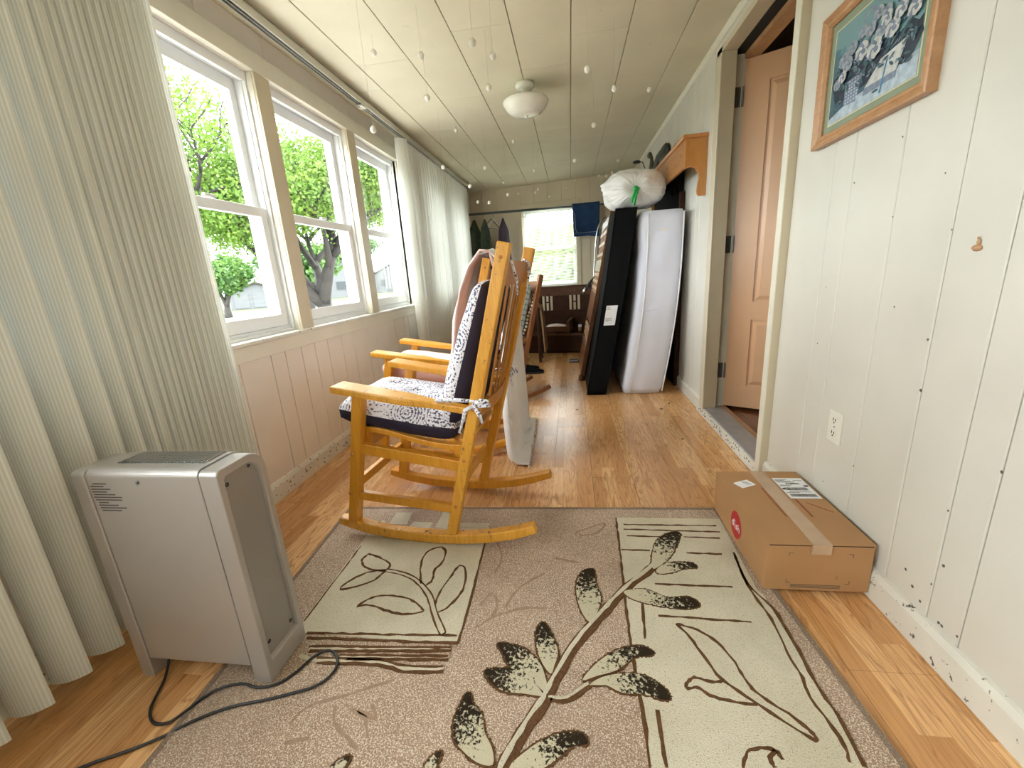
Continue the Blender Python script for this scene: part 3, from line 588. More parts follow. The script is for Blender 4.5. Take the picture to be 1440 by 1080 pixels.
# doorway, threshold, hall beyond
dt = struct('trim_5', (0.86, 2.4, 0))
prism_board(0.851, 0.915, 1.93, 1.975, 0.0, 2.135, 'casing_near', 'trim_tan', dt, 0.002)
prism_board(0.848, 0.852, 1.931, 1.974, 0.0, 2.135, 'casing_face', 'trim_paint', dt, 0.001)
prism_board(0.851, 0.93, 2.80, 2.89, 0.05, 2.135, 'casing_far', 'trim_tan', dt, 0.002)
prism_board(0.846, 0.852, 2.798, 2.806, 0.05, 2.10, 'casing_bead', 'trim_paint', dt, 0.001)
prism_board(0.851, 0.93, 1.93, 2.89, 2.105, 2.135, 'casing_head', 'trim_tan', dt, 0.002)
prism_board(0.93, 1.0, 2.85, 2.9, 0.05, 2.12, 'door_jamb', 'trim_paint', dt, 0.002)
prism_board(0.93, 0.985, 1.9, 2.9, 2.10, 2.13, 'head_jamb', 'hole_black', dt, 0.001)
prism_board(0.985, 1.06, 1.9, 2.95, 2.075, 2.13, 'head_stop', 'frame_wood', dt, 0.001)
prism_board(0.851, 0.885, 1.935, 2.96, 0.0, 0.058, 'door_curb', 'trim_worn', dt, 0.004)
prism_board(0.86, 0.975, 1.975, 2.84, 0.052, 0.064, 'metal_threshold', 'sill_grey', dt, 0.003)
prism_board(0.975, 1.01, 1.9, 2.9, 0.04, 0.062, 'wood_saddle', 'oak_strip', dt, 0.004)
hf = struct('wall_hall', (1.8, 2.5, 0))
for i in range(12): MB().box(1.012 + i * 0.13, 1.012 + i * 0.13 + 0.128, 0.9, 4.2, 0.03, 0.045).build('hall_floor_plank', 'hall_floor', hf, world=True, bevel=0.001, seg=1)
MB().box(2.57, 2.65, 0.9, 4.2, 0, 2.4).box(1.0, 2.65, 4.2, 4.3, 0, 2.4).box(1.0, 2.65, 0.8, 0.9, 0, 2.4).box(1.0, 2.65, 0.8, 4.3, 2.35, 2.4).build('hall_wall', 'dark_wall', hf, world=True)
d1 = struct('door_1', (0.993, 2.85, 0.066), math.atan2(-0.1115, 0.2035))
DW, DH, DT = 0.80, 2.005, 0.044
PAN = [(0.125, 0.375, 0.145, 0.575), (0.425, 0.675, 0.145, 0.575), (0.125, 0.375, 0.685, 1.88), (0.425, 0.675, 0.685, 1.88)]
dp = MB(); gx = [0, 0.125, 0.375, 0.425, 0.675, DW]; gz = [0, 0.145, 0.575, 0.685, 1.88, DH]
for i in range(5):
    for k in range(5):
        hole = i in (1, 3) and k in (1, 3); yy = 0.009 if hole else 0.0
        dp.add([(gx[i], yy, gz[k]), (gx[i + 1], yy, gz[k]), (gx[i + 1], yy, gz[k + 1]), (gx[i], yy, gz[k + 1])], [(0, 1, 2, 3)])
        if hole:
            c4_ = [(gx[i], gz[k]), (gx[i + 1], gz[k]), (gx[i + 1], gz[k + 1]), (gx[i], gz[k + 1])]
            for q in range(4): (xa, za), (xb, zb) = c4_[q], c4_[(q + 1) % 4]; dp.add([(xa, 0, za), (xb, 0, zb), (xb, 0.009, zb), (xa, 0.009, za)], [(0, 1, 2, 3)])
dp.add([(0, DT, 0), (DW, DT, 0), (DW, DT, DH), (0, DT, DH)], [(3, 2, 1, 0)])
for (xa, za), (xb, zb) in (((0, 0), (DW, 0)), ((DW, 0), (DW, DH)), ((DW, DH), (0, DH)), ((0, DH), (0, 0))): dp.add([(xa, 0, za), (xa, DT, za), (xb, DT, zb), (xb, 0, zb)], [(0, 1, 2, 3)])
dp.build('door_leaf', 'door_peach', d1)
for a, b, c_, d_ in PAN:
    q = MB(); i_ = 0.035
    vs = [(a + 0.012, 0.008, c_ + 0.012), (b - 0.012, 0.008, c_ + 0.012), (b - 0.012, 0.008, d_ - 0.012), (a + 0.012, 0.008, d_ - 0.012), (a + i_, -0.001, c_ + i_), (b - i_, -0.001, c_ + i_), (b - i_, -0.001, d_ - i_), (a + i_, -0.001, d_ - i_)]
    q.add(vs, [(4, 5, 6, 7), (0, 1, 5, 4), (1, 2, 6, 5), (2, 3, 7, 6), (3, 0, 4, 7), (3, 2, 1, 0)]).build('door_panel', 'door_peach', d1, bevel=0.002)
MB().ball((0.735, -0.05, 0.93), 0.028).tube([(0.735, 0, 0.93), (0.735, -0.04, 0.93)], 0.012).build('door_knob', 'chrome', d1, smooth=True)
for z in (0.26, 1.05, 1.84):
    h = MB().box(0.935, 0.975, 2.8475, 2.8505, z, z + 0.1); h.tube([(0.985, 2.842, z), (0.985, 2.842, z + 0.1)], 0.006)
    for k in range(4): h.ball((0.945 + 0.015 * (k % 2), 2.8472, z + 0.014 + 0.024 * k), 0.003, 6, 4)
    o = h.build('hinge', 'hinge_metal', dt, world=True); o['label'] = 'grey metal hinge leaf'
# ground outside
g = MB().box(-120, 40, -60, 140, -0.75, -0.62).build('ground', 'lawn'); S(g); g.name = 'ground'
S(MB().box(-7.0, -1.7, -60, 26, -0.64, -0.61).build('bounce_paving', 'road')); S(MB().box(-1.7, 30, -60, -2.4, -0.64, -0.61).build('patio', 'road'))  # unseen paving along the windows, added to bounce untinted light onto the ceiling
g = MB(); rv = [(-80, 24.5), (-7, 24.5), (-7, 10.0), (-30, 13.0), (-80, 15.0)]
S(MB().prism(rv, 'z', -0.63, -0.60).build('driveway', 'road'))
# ------------------------------------------------------------ vertical blinds on the left wall
def slat_mesh():
    m = MB(); n = 16; W = 0.089
    for i in range(n + 1):
        t = i / n; x = (t - 0.5) * W; yb = -0.0125 * math.sin(t * PI) + 0.006 + (0.0035 if i in (0, n) else 0)
        m.v += [(x, yb, 0), (x, yb, 2.11)]
    for i in range(n):
        a = i * 2; m.f.append((a, a + 2, a + 3, a + 1)); m.mi.append(0)
    return m
TX = -1.36
def blind(label, y0, y1, slats):
    r = thing('vertical_blind', label, 'blinds', (TX, (y0 + y1) / 2, 0), 0, None)
    first = None
    for (y, ang) in slats:
        if first is None:
            first = slat_mesh().build('slat', 'blind_vinyl', r, smooth=True, fix=False); o = first
        else: o = copy_obj(first, r)
        o.location = (0, y - (y0 + y1) / 2, 0.042); o.rotation_euler = (0, 0, math.radians(ang))
    h = MB(); h.box(TX - 0.024, TX + 0.024, y0, y1, 2.19, 2.206).box(TX - 0.024, TX - 0.017, y0, y1, 2.168, 2.19).box(TX + 0.017, TX + 0.024, y0, y1, 2.168, 2.19)
    h.box(TX - 0.002, TX + 0.002, y0, y1, 2.168, 2.172)
    h.build('headrail', 'track_metal', r, world=True, bevel=0.001, seg=1)
    o = MB().box(TX - 0.016, TX + 0.016, y0 + 0.001, y1 - 0.001, 2.1725, 2.19).build('track_channel', 'track_dark', r, world=True); o['label'] = 'dark inner channel'
    b = MB()
    for yb in [y0 + 0.3 + 0.9 * i for i in range(int((y1 - y0) / 0.9) + 1) if y0 + 0.3 + 0.9 * i < y1]: b.box(TX - 0.012, TX + 0.012, yb, yb + 0.02, 2.206, ZC)
    b.build('ceiling_bracket', 'track_metal', r, world=True)
    return r
sl = [(1.437 - 0.0255 * i, 12 + 7 * math.sin(i * 1.9)) for i in range(14)]
ys = 1.09
for k in range(4): sl.append((ys, 18 + 3 * k)); ys -= 0.03 + 0.015 * k
while ys > 0.42: sl.append((ys, 29 + 2 * math.sin(ys * 9))); ys -= 0.087
vb1 = blind('ribbed cream vertical blind half drawn nearest the camera, bunched beside the silver heater', 0.3, 3.043, sl)
sl = [(3.70, 38), (3.735, 12)] + [(3.775 + 0.0775 * i, 66 + 5 * math.sin(i * 2.1)) for i in range(29)]
vb2 = blind('ribbed cream vertical blind closed over the windows beyond the rocking chairs', 3.047, 6.12, sl)
j = MB().box(TX - 0.022, TX + 0.022, 3.01, 3.075, 2.158, 2.166).box(TX - 0.012, TX - 0.006, 3.0, 3.03, 2.15, 2.16).build('track_joiner', 'track_metal', vb1, world=True)

# ------------------------------------------------------------ ceiling light and string of white puffs
L0 = (-0.266, 3.2)
cl = thing('ceiling_light', 'round frosted white glass flush light in the middle of the plank ceiling', 'lamp', (L0[0], L0[1], 2.04))
MB().lathe([(0.0, ZC), (0.062, ZC), (0.065, ZC - 0.02), (0.055, ZC - 0.034), (0.045, ZC - 0.036), (0.03, ZC - 0.04), (0.03, ZC - 0.08), (0, ZC - 0.08)], (L0[0], L0[1], 0)).build('canopy', 'white_glass', cl, world=True, smooth=True)
o = MB().lathe([(0.02, 2.150), (0.10, 2.143), (0.150, 2.128), (0.155, 2.120), (0.148, 2.104), (0.134, 2.082), (0.114, 2.062), (0.088, 2.049), (0.083, 2.045), (0.04, 2.040), (0.0, 2.039)], (L0[0], L0[1], 0), 40).build('glass_shade', 'white_glass', cl, world=True, smooth=True)
MB().lathe([(0.012, 2.041), (0.014, 2.033), (0.007, 2.025), (0, 2.024)], (L0[0], L0[1], 0), 12).build('finial', 'ivory_plastic', cl, world=True, smooth=True)
BALLS = [(-0.961, 2.391, 2.15), (-0.664, 2.221, 2.03), (-0.382, 2.042, 1.967), (-0.331, 2.265, 2.005), (-0.399, 2.502, 1.97), (-0.72, 2.444, 1.937), (-0.838, 3.52, 2.103), (-0.895, 2.1, 1.71), (0.106, 2.308, 1.915), (0.257, 2.588, 1.92), (0.54, 3.215, 2.108), (0.177, 3.106, 1.909), (-0.444, 3.911, 2.087), (0.061, 3.937, 1.897), (0.529, 4.983, 2.086), (-0.31, 4.3, 1.929), (-0.688, 3.821, 1.889), (-0.943, 3.432, 1.836), (-0.817, 3.763, 1.747), (-0.671, 4.76, 1.941), (-0.561, 4.207, 1.727), (-0.593, 5.431, 1.937), (-0.341, 4.778, 1.818), (-0.31, 4.792, 1.852), (-0.221, 5.472, 1.879), (-0.015, 5.524, 1.957), (0.089, 5.563, 2.041), (0.371, 5.614, 2.072), (0.406, 4.925, 1.942), (0.466, 4.941, 1.967), (-0.839, 4.152, 1.681), (-0.734, 4.165, 1.668)]
NEARB = {6: 'white cotton puff left of the ceiling light, hanging alone midway down the ceiling', 13: 'white cotton puff straight beyond the ceiling light, right of two at the same depth', 14: 'small cotton puff hanging closest to the pine shelf',
         15: 'small cotton puff near the ceiling centre line, just before the far wall', 16: 'small cotton puff on the left, above the middle of the closed far blind', 17: 'white cotton puff touching the top edge of the closed far blind', 18: 'white cotton puff in front of the far left ceiling corner',
         19: 'tiny cotton puff where the ceiling meets the far wall, above the plum dress', 20: 'cotton puff against the far wall, left of the far window casing', 21: 'tiny cotton puff directly above the far window left casing', 22: 'lower of the two close cotton puffs above the far window',
         23: 'upper of the two close cotton puffs above the far window', 24: 'lowest cotton puff above the head of the far window', 25: 'tiny cotton puff above the right corner of the far window', 26: 'tiny cotton puff at the ceiling edge right of the far window', 27: 'tiny cotton puff just left of the white plastic bag, leftmost of three',
         28: 'tiny cotton puff just left of the white plastic bag, middle of three', 29: 'tiny cotton puff touching the outline of the white plastic bag', 30: 'cotton puff hanging low over the left end of the clothes rod', 31: 'cotton puff hanging low above the empty dark hanger', 7: 'white cotton puff hanging lowest in front of the window head board', 2: 'largest white cotton puff, hanging nearest the camera left of centre', 3: 'white cotton puff hanging just right of the largest puff',
         0: 'white cotton puff hanging furthest left, beside the blind track', 1: 'white cotton puff second from the left over the near ceiling', 4: 'white cotton puff hanging just left of the glass ceiling light', 5: 'white cotton puff hanging low, left of the one beside the ceiling light',
         8: 'white cotton puff hanging nearest the camera right of the ceiling light', 9: 'white cotton puff hanging right of the ceiling light, middle of three', 10: 'white cotton puff hanging furthest right near the door wall', 11: 'white cotton puff hanging low to the right behind the ceiling light', 12: 'white cotton puff hanging directly behind the ceiling light'}
for i, (x, y, z) in enumerate(BALLS):
    random.seed(100 + i)
    r = thing('cotton_puff', NEARB.get(i, 'small white cotton puff on a thread at the far end of the ceiling'), 'decoration', (x, y, z - 0.014), 0, 'cotton puffs hanging from the ceiling')
    MB().ball((0, 0, 0.014), 0.0150, 9, 7, (1, 0.92, 1.08), 0.09).build('puff', 'puff_white', r, smooth=True)
    MB().box(-0.0004, 0.0004, -0.0004, 0.0004, 0.026, ZC - z + 0.013).build('thread', 'string_white', r)

# ------------------------------------------------------------ rug
random.seed(5)
rug = thing('area_rug', 'large brown and cream area rug with carved branch and leaf pattern', 'rug', (-0.2, 0.45, 0))
RA, RB_ = (-1.046, 1.612), (0.568, 1.650); ddx, ddy = 0.0715, -0.997   # far edge and direction towards the camera
RC = (RB_[0] + ddx * 2.45, RB_[1] + ddy * 2.45); RD = (RA[0] + ddx * 2.45, RA[1] + ddy * 2.45)
MB().prism([RD, RC, RB_, RA], 'z', 0.0005, 0.011).build('rug_base', 'rug_pink', rug, world=True, bevel=0.003)
def ins(p, q, t): return (p[0] + (q[0] - p[0]) * t, p[1] + (q[1] - p[1]) * t)
eb = MB()
for a, b, s in ((RA, RB_, 1), (RB_, RC, 1), (RC, RD, 1), (RD, RA, 1)): eb.ribbon([a, b], 0.014, 0.0005, 0.0125, 0.05)
eb.build('rug_binding', 'rug_edge', rug, world=True)
for p in PANELS: MB().prism(p, 'z', 0.0105, 0.0133).build('cream_panel', 'rug_cream', rug, world=True)
for p in BLOCKS: MB().prism(p, 'z', 0.0105, 0.0133).build('cream_block', 'rug_cream', rug, world=True)
TIPS = [(0.30, 1)] 
def leaf(p, tipw):
    P = [Vector(a) for a in p]; n = len(P); Q = []
    for i in range(n):   # Catmull-Rom rounding
        p0, p1, p2, p3 = P[i - 1], P[i], P[(i + 1) % n], P[(i + 2) % n]
        for t in (0, 0.33, 0.66): Q.append(0.5 * ((2 * p1) + (p2 - p0) * t + (2 * p0 - 5 * p1 + 4 * p2 - p3) * t * t + (3 * p1 - p0 - 3 * p2 + p3) * t ** 3))
    m = MB(); c = sum(Q, Vector((0, 0))) / len(Q); k = len(Q)
    m.v = [(q.x, q.y, 0.0145) for q in Q] + [(q.x, q.y, 0.0128) for q in Q] + [((q.x + c.x) / 2, (q.y + c.y) / 2, 0.0152) for q in Q] + [(c.x, c.y, 0.0152)]
    for i in range(k):
        j = (i + 1) % k; m.f += [(i, j, k + j, k + i), (i, 2 * k + i, 2 * k + j, j), (2 * k + i, 3 * k, 2 * k + j)]; m.mi += [0] * 3
    o = m.build('leaf_motif', 'rug_leaf', rug, world=True, fix=False)
    at = o.data.attributes.new('tip', 'FLOAT', 'POINT'); base = Vector(tipw); far = max((q - base).length for q in Q)
    for i, v in enumerate(m.v): at.data[i].value = 0.02 + 0.44 * min(1, ((Vector(v[:2]) - base).length / far))
    e = MB().ribbon([tuple(q) for q in Q] + [tuple(Q[0])], 0.0085, 0.0105, 0.0138, 0.4).build('leaf_outline', 'rug_brown', o, world=False)
    e.location = -Vector(rug.location)
for p, b in zip(LEAVES, LEAF_BASE): leaf(p, b)
for b, wd in zip(BRANCH, (0.032, 0.016)):
    br_ = MB().ribbon([(x + 0.002, y - 0.002) for x, y in b], wd, 0.0105, 0.0136, 0.12).build('branch_outline', 'rug_brown', rug, world=True)
    c_ = MB().ribbon([(x - 0.003, y + 0.002) for x, y in b], wd * 0.36, 0.0136, 0.0146, 0.3).build('branch_motif', 'rug_cream', rug, world=True)
lm = MB()
for p in STRIPES: MB().ribbon(p, 0.011, 0.0105, 0.0135, 0.2).build('stripe_motif', 'rug_cream', rug, world=True)
for i, p in enumerate(LINES):
    MB().ribbon(p, 0.0075 if i > 3 else 0.005, 0.0105, 0.0139, 0.45).build('carved_line', 'rug_brown', rug, world=True)
for p in EMBOSS: MB().ribbon(p, 0.008, 0.0095, 0.0117, 0.4).build('embossed_line', 'rug_emboss', rug, world=True)

# ------------------------------------------------------------ rocking chairs
def post_x(z): return 0.065 + 0.272 * (z - 0.045)
def bez(pts, n=14):
    P = [Vector(p) for p in pts]; out = []
    for i in range(n + 1):
        t = i / n; Q = P[:]
        while len(Q) > 1: Q = [Q[j].lerp(Q[j + 1], t) for j in range(len(Q) - 1)]
        out.append(Q[0])
    return out
def strip_poly(top, th): return [(p[0], p[1]) for p in top] + [(p[0], p[1] - th) for p in reversed(top)]
def rocker(label, loc, rz, sc, wm, wm2, wm3):
    r = thing('rocking_chair', label, 'chair', loc, rz, 'rocking chairs'); r.scale = (sc, sc, sc)
    H = 0.215
    for s in (-1, 1):
        yc = s * H; y0, y1 = yc - 0.02, yc + 0.02
        bot = [(-0.425, 0.053), (-0.36, 0.034), (-0.29, 0.018), (-0.207, 0.006), (-0.1, 0.0005), (0, 0), (0.1, 0.005), (0.216, 0.021), (0.31, 0.044), (0.403, 0.078)]
        top = [(x, z + 0.042) for x, z in bot]; top[0] = (-0.418, 0.085); top[-1] = (0.392, 0.112)
        MB().prism(bot + top[::-1], 'y', y0, y1).build('runner', wm2 if s < 0 else wm, r, bevel=0.006)
        MB().prism([(-0.378, 0.068), (-0.336, 0.062), (-0.219, 0.618), (-0.262, 0.622)], 'y', yc - 0.02, yc + 0.02).build('front_leg', wm, r, bevel=0.004)
        zt = 1.10; hw = 0.0205
        MB().prism([(post_x(0.05) - hw, 0.045), (post_x(0.05) + hw, 0.046), (post_x(zt) + hw, zt - 0.005), (post_x(zt) - hw, zt + 0.005)], 'y', yc - 0.021, yc + 0.021).build('back_post', wm2 if s < 0 else wm, r, bevel=0.004)
        # arm: flat board, wide in front, narrowed at the back post
        q = lambda x: 0.648 - (x + 0.33) * 0.168
        A = [(-0.335, yc - 0.045), (-0.05, yc - 0.042), (0.05, yc - 0.021), (post_x(0.58) - hw + 0.004, yc - 0.02), (post_x(0.58) - hw + 0.004, yc + 0.02), (0.05, yc + 0.021), (-0.05, yc + 0.042), (-0.335, yc + 0.045)]
        m = MB(); n = len(A); m.add([(x, y, q(x)) for x, y in A] + [(x, y, q(x) - 0.027) for x, y in A], [tuple(range(n)), tuple(range(n, 2 * n))[::-1]] + [(i, (i + 1) % n, n + (i + 1) % n, n + i) for i in range(n)])
        m.build('armrest', wm2 if s < 0 else wm, r, bevel=0.006)
        t = [tuple(p) for p in bez([(-0.27, 0.468), (-0.16, 0.475), (-0.02, 0.395), (0.135, 0.405)])]
        MB().prism(strip_poly(t, 0.022), 'y', yc - s * 0.034 - 0.012, yc - s * 0.034 + 0.012).build('seat_side', wm, r, bevel=0.003)
        MB().prism([(-0.285, 0.415), (0.145, 0.352), (0.137, 0.31), (-0.292, 0.372)], 'y', yc - 0.013, yc + 0.013).build('side_rail', wm, r, bevel=0.003)
        MB().prism([(-0.322, 0.205), (0.088, 0.168), (0.083, 0.135), (-0.328, 0.170)], 'y', yc - 0.012, yc + 0.012).build('side_stretcher', wm, r, bevel=0.003)
        MB().box(-0.272, -0.246, yc - s * 0.034 - 0.012, yc - s * 0.034 + 0.012, 0.40, 0.45).build('seat_block', wm, r)
        MB().box(0.10, 0.124, yc - s * 0.034 - 0.012, yc - s * 0.034 + 0.012, 0.335, 0.385).build('seat_block', wm, r)
        for (x, z) in ((post_x(1.055), 1.055), (post_x(0.555), 0.555), (post_x(0.17), 0.17), (post_x(0.36), 0.36), (-0.345, 0.2), (-0.303, 0.37)):
            k = MB(); k.add([(x + 0.008 * math.cos(a * PI / 4), yc + s * (0.0205), z + 0.008 * math.sin(a * PI / 4)) for a in range(8)] + [(x, yc + s * 0.0245, z)], [(a, (a + 1) % 8, 8) for a in range(8)])
            k.build('dowel_cap', wm3, r)
    MB().box(-0.327, -0.303, -H + 0.02, H - 0.02, 0.345, 0.405).build('front_rail', wm, r, bevel=0.003)
    MB().box(-0.352, -0.328, -H + 0.02, H - 0.02, 0.20, 0.235).build('front_stretcher', wm, r, bevel=0.003)
    MB().box(0.08, 0.104, -H + 0.02, H - 0.02, 0.20, 0.235).build('rear_stretcher', wm, r, bevel=0.003)
    def arc_rail(z0, z1, bulge, nm):
        m = MB(); n = 12; W = H - 0.019
        for i in range(n + 1):
            y = -W + 2 * W * i / n; b = bulge * (1 - (y / W) ** 2)
            for (dz, dx) in ((z0, -0.011), (z0, 0.011), (z1, 0.011), (z1, -0.011)): m.v.append((post_x(dz) + dx + b, y, dz))
        for i in range(n):
            a = i * 4; b = a + 4
            for k in range(4): m.f.append((a + k, a + (k + 1) % 4, b + (k + 1) % 4, b + k)); m.mi.append(0)
        m.f += [(0, 1, 2, 3), (n * 4 + 3, n * 4 + 2, n * 4 + 1, n * 4)]; m.mi += [0, 0]
        return m.build(nm, wm3, r, bevel=0.003)
    arc_rail(0.965, 1.045, 0.010, 'crest_rail'); arc_rail(0.505, 0.565, 0.022, 'lower_back_rail')
    for i in range(6):
        y = -0.155 + 0.062 * i; b0 = 0.022 * (1 - (y / 0.193) ** 2); b1 = 0.010 * (1 - (y / 0.193) ** 2)
        MB().prism([(post_x(0.56) - 0.003 + b0, 0.56), (post_x(0.56) + 0.003 + b0, 0.56), (post_x(0.97) + 0.003 + b1, 0.97), (post_x(0.97) - 0.003 + b1, 0.97)], 'y', y - 0.010, y + 0.010).build('back_slat', wm3, r, bevel=0.001)
    for i, p in enumerate(bez([(-0.27, 0.468), (-0.16, 0.475), (-0.02, 0.395), (0.135, 0.405)], 8)[:]):
        MB().box(p[0] - 0.021, p[0] + 0.021, -H + 0.047, H - 0.047, p[1] + 0.0005, p[1] + 0.0135).build('seat_slat', wm, r, bevel=0.003)
    return r
A_O, A_R = (-0.53, 1.597, 0.0138), math.radians(-5)
B_O, B_R = (-0.775, 2.405, 0.0), math.radians(1)
C_O, C_R = (-0.60, 3.39, 0.0), math.radians(28)
chairA = rocker('golden slatted wooden rocking chair nearest the camera, one runner on the rug', A_O, A_R, 1.0, 'honey', 'honey_worn', 'honey_dark')
chairB = rocker('golden wooden rocking chair behind the nearest one, holding pink cushions', B_O, B_R, 1.0, 'honey', 'honey', 'honey_dark')
chairC = rocker('dark brown wooden rocking chair with plaid cushion, third from the camera', C_O, C_R, 0.9, 'brown_wood', 'brown_wood', 'brown_wood')
def cushion(name, label, M, L, W, T, mats, tufts, group=None, puff=1.0, bend=None, seed=1, split=0.35, taper=0.0):
    """tufted pad: local x length, y width, z thickness; M places it"""
    random.seed(seed); n = 22; m = MB(); top = []; bot = []
    def h(u, v):
        e = (1 - abs(u) ** 6) * (1 - abs(v) ** 6); e = max(e, 0) ** 0.5
        hh = 0.40 + 0.60 * e
        for (a, b) in tufts: hh -= 0.42 * math.exp(-((u - a) ** 2 + (v - b) ** 2) / 0.018)
        hh += 0.10 * noise.noise(Vector((u * 2.3, v * 2.3, seed)))
        return hh * T / 2 * puff * (1 - taper * u)
    def P(u, v, z):
        ru = u * (1 - 0.05 * abs(v) ** 4); rv = v * (1 - 0.05 * abs(u) ** 4)
        x = ru * L / 2; y = rv * W / 2
        if bend: z += bend * (x / (L / 2)) ** 2
        return (x, y, z)
    for i in range(n + 1):
        for j_ in range(n + 1):
            u = -1 + 2 * i / n; v = -1 + 2 * j_ / n; m.v.append(P(u, v, h(u, v)))
    N1 = (n + 1) ** 2
    for i in range(n + 1):
        for j_ in range(n + 1):
            u = -1 + 2 * i / n; v = -1 + 2 * j_ / n; m.v.append(P(u, v, -h(u, v) * 0.8))
    for i in range(n):
        for j_ in range(n):
            a = i * (n + 1) + j_; b = a + n + 1
            m.f.append((a, b, b + 1, a + 1)); m.mi.append(0); m.f.append((N1 + a, N1 + a + 1, N1 + b + 1, N1 + b)); m.mi.append(1)
    edge = [i * (n + 1) for i in range(n + 1)] + [n * (n + 1) + j_ for j_ in range(1, n + 1)] + [i * (n + 1) + n for i in range(n - 1, -1, -1)] + [j_ for j_ in range(n - 1, 0, -1)]
    E0 = len(m.v)
    for a in edge:
        p, q = Vector(m.v[a]), Vector(m.v[N1 + a]); c = p.lerp(q, split); o_ = Vector((c.x, c.y, 0)); o_ = o_.normalized() * 0.006 if o_.length else o_; m.v.append(tuple(c + o_))
    K = len(edge)
    for k in range(K):
        a = edge[k]; b = edge[(k + 1) % K]; c = E0 + k; d = E0 + (k + 1) % K
        m.f.append((a, b, d, c)); m.mi.append(0); m.f.append((c, d, N1 + b, N1 + a)); m.mi.append(1)
    r = thing(name, label, 'cushion', tuple(M.translation), 0, group)
    r.rotation_euler = M.to_euler(); r.scale = (1, 1, 1)
    m.build('cushion_body', mats, r, smooth=True)
    t = MB()
    for (a, b) in tufts: x, y, z = P(a, b, h(a, b)); t.ball((x, y, z - 0.001), 0.006, 8, 5, (1, 1, 0.5))
    t.build('tuft_button', mats[1], r, smooth=True)
    return r
def frame(O, R, sc, loc, pitch, yaw=0):
    return Matrix.Translation(O) @ Matrix.Rotation(R, 4, 'Z') @ Matrix.Scale(sc, 4) @ Matrix.Translation(loc) @ Matrix.Rotation(yaw, 4, 'Z') @ Matrix.Rotation(pitch, 4, 'Y')
T9 = [(-0.5, -0.45), (-0.5, 0.45), (0.5, -0.45), (0.5, 0.45), (0, 0)]
def deco(M): return Matrix.LocRotScale(M.to_translation(), M.to_quaternion(), None)
sA = cushion('seat_cushion', 'black and white patterned seat pad with navy underside on the nearest rocking chair', deco(frame(A_O, A_R, 1, (-0.13, 0, 0.49), math.radians(9))), 0.49, 0.385, 0.145, ['cushion_print', 'navy'], T9, 'rocking chair cushions', 1.0, seed=3)
bA = cushion('back_cushion', 'black and white patterned back cushion with dark navy reverse leaning in the nearest rocking chair', deco(frame(A_O, A_R, 1, (0.172, -0.003, 0.73), math.radians(-71))), 0.53, 0.37, 0.12, ['cushion_print', 'navy'], [(-0.45, 0), (0.45, 0), (0, -0.5), (0, 0.5)], 'rocking chair cushions', 1.0, seed=8, split=0.5, taper=0.22)
def tie(name, parent, pts, r=0.008):
    o = MB().tube(pts, [r * (1 + 0.35 * math.sin(i * 2.3)) for i in range(len(pts))], 7).build(name, 'cushion_print', parent, smooth=True)
    o.matrix_parent_inverse = parent.matrix_basis.inverted(); return o
ax = lambda x, y, z: tuple(Matrix.Translation(A_O) @ Matrix.Rotation(A_R, 4, 'Z') @ Vector((x, y, z)))
px = post_x(0.565)
for sy in (-1, 1):
    yy = sy * 0.235; c_ = (px + 0.0, yy, 0.572)
    tie('cushion_tie', bA, [ax(0.04, sy * 0.19, 0.56), ax(0.07, sy * 0.225, 0.59), ax(px + 0.01, yy, 0.588), ax(px + 0.03, yy * 1.01, 0.575), ax(px + 0.035, sy * 0.2, 0.57)])
    tie('cushion_tie', bA, [ax(*c_), ax(px + 0.03, yy * 1.03, 0.59), ax(px + 0.055, yy * 1.03, 0.592), ax(px + 0.06, yy * 1.03, 0.578), ax(px + 0.02, yy * 1.02, 0.572)])
    tie('cushion_tie', bA, [ax(*c_), ax(px - 0.03, yy * 1.02, 0.555), ax(px - 0.05, yy * 1.01, 0.50), ax(px - 0.06, yy * 0.98, 0.47)], 0.007)
    tie('cushion_tie', bA, [ax(*c_), ax(px + 0.02, yy * 1.04, 0.545), ax(px + 0.028, yy * 1.03, 0.51)], 0.007)
    pt = post_x(1.03)
    tie('cushion_tie', bA, [ax(pt - 0.03, sy * 0.16, 0.96), ax(pt - 0.02, sy * 0.165, 1.03), ax(pt + 0.0, sy * 0.16, 1.056), ax(pt + 0.022, sy * 0.15, 1.04), ax(pt + 0.026, sy * 0.11, 0.98), ax(pt + 0.02, sy * 0.08, 0.93)], 0.005)
sB = cushion('seat_cushion', 'pink and white striped seat pad on the second rocking chair', deco(frame(B_O, B_R, 1, (-0.10, 0, 0.50), math.radians(9))), 0.44, 0.385, 0.13, ['pink_stripe', 'pink_stripe'], T9, 'rocking chair cushions', 1.0, seed=5)
sC = cushion('seat_cushion', 'blue plaid seat pad on the dark brown rocking chair', deco(frame(C_O, C_R, 0.9, (-0.10, 0, 0.49), math.radians(9))), 0.38, 0.33, 0.09, ['plaid', 'navy'], T9, 'rocking chair cushions', 1.0, seed=6)
bC = cushion('back_cushion', 'blue and white plaid back cushion tied to the dark brown rocking chair', deco(frame(C_O, C_R, 0.9, (0.165, -0.03, 0.76), math.radians(-74))), 0.52, 0.33, 0.10, ['plaid', 'plaid'], [(0, -0.4), (0, 0.4)], 'rocking chair cushions', 1.0, seed=9)
pm = MB()
for i in range(22):
    t = i / 21; q = frame(C_O, C_R, 0.9, (0.10 + 0.245 * t, -0.19 - 0.012 * math.sin(i), 0.43 + 0.62 * t), 0).translation; pm.ball(q, 0.011, 7, 5)
o = pm.build('pompom_trim', 'puff_white', bC, smooth=True); o.matrix_parent_inverse = bC.matrix_basis.inverted()
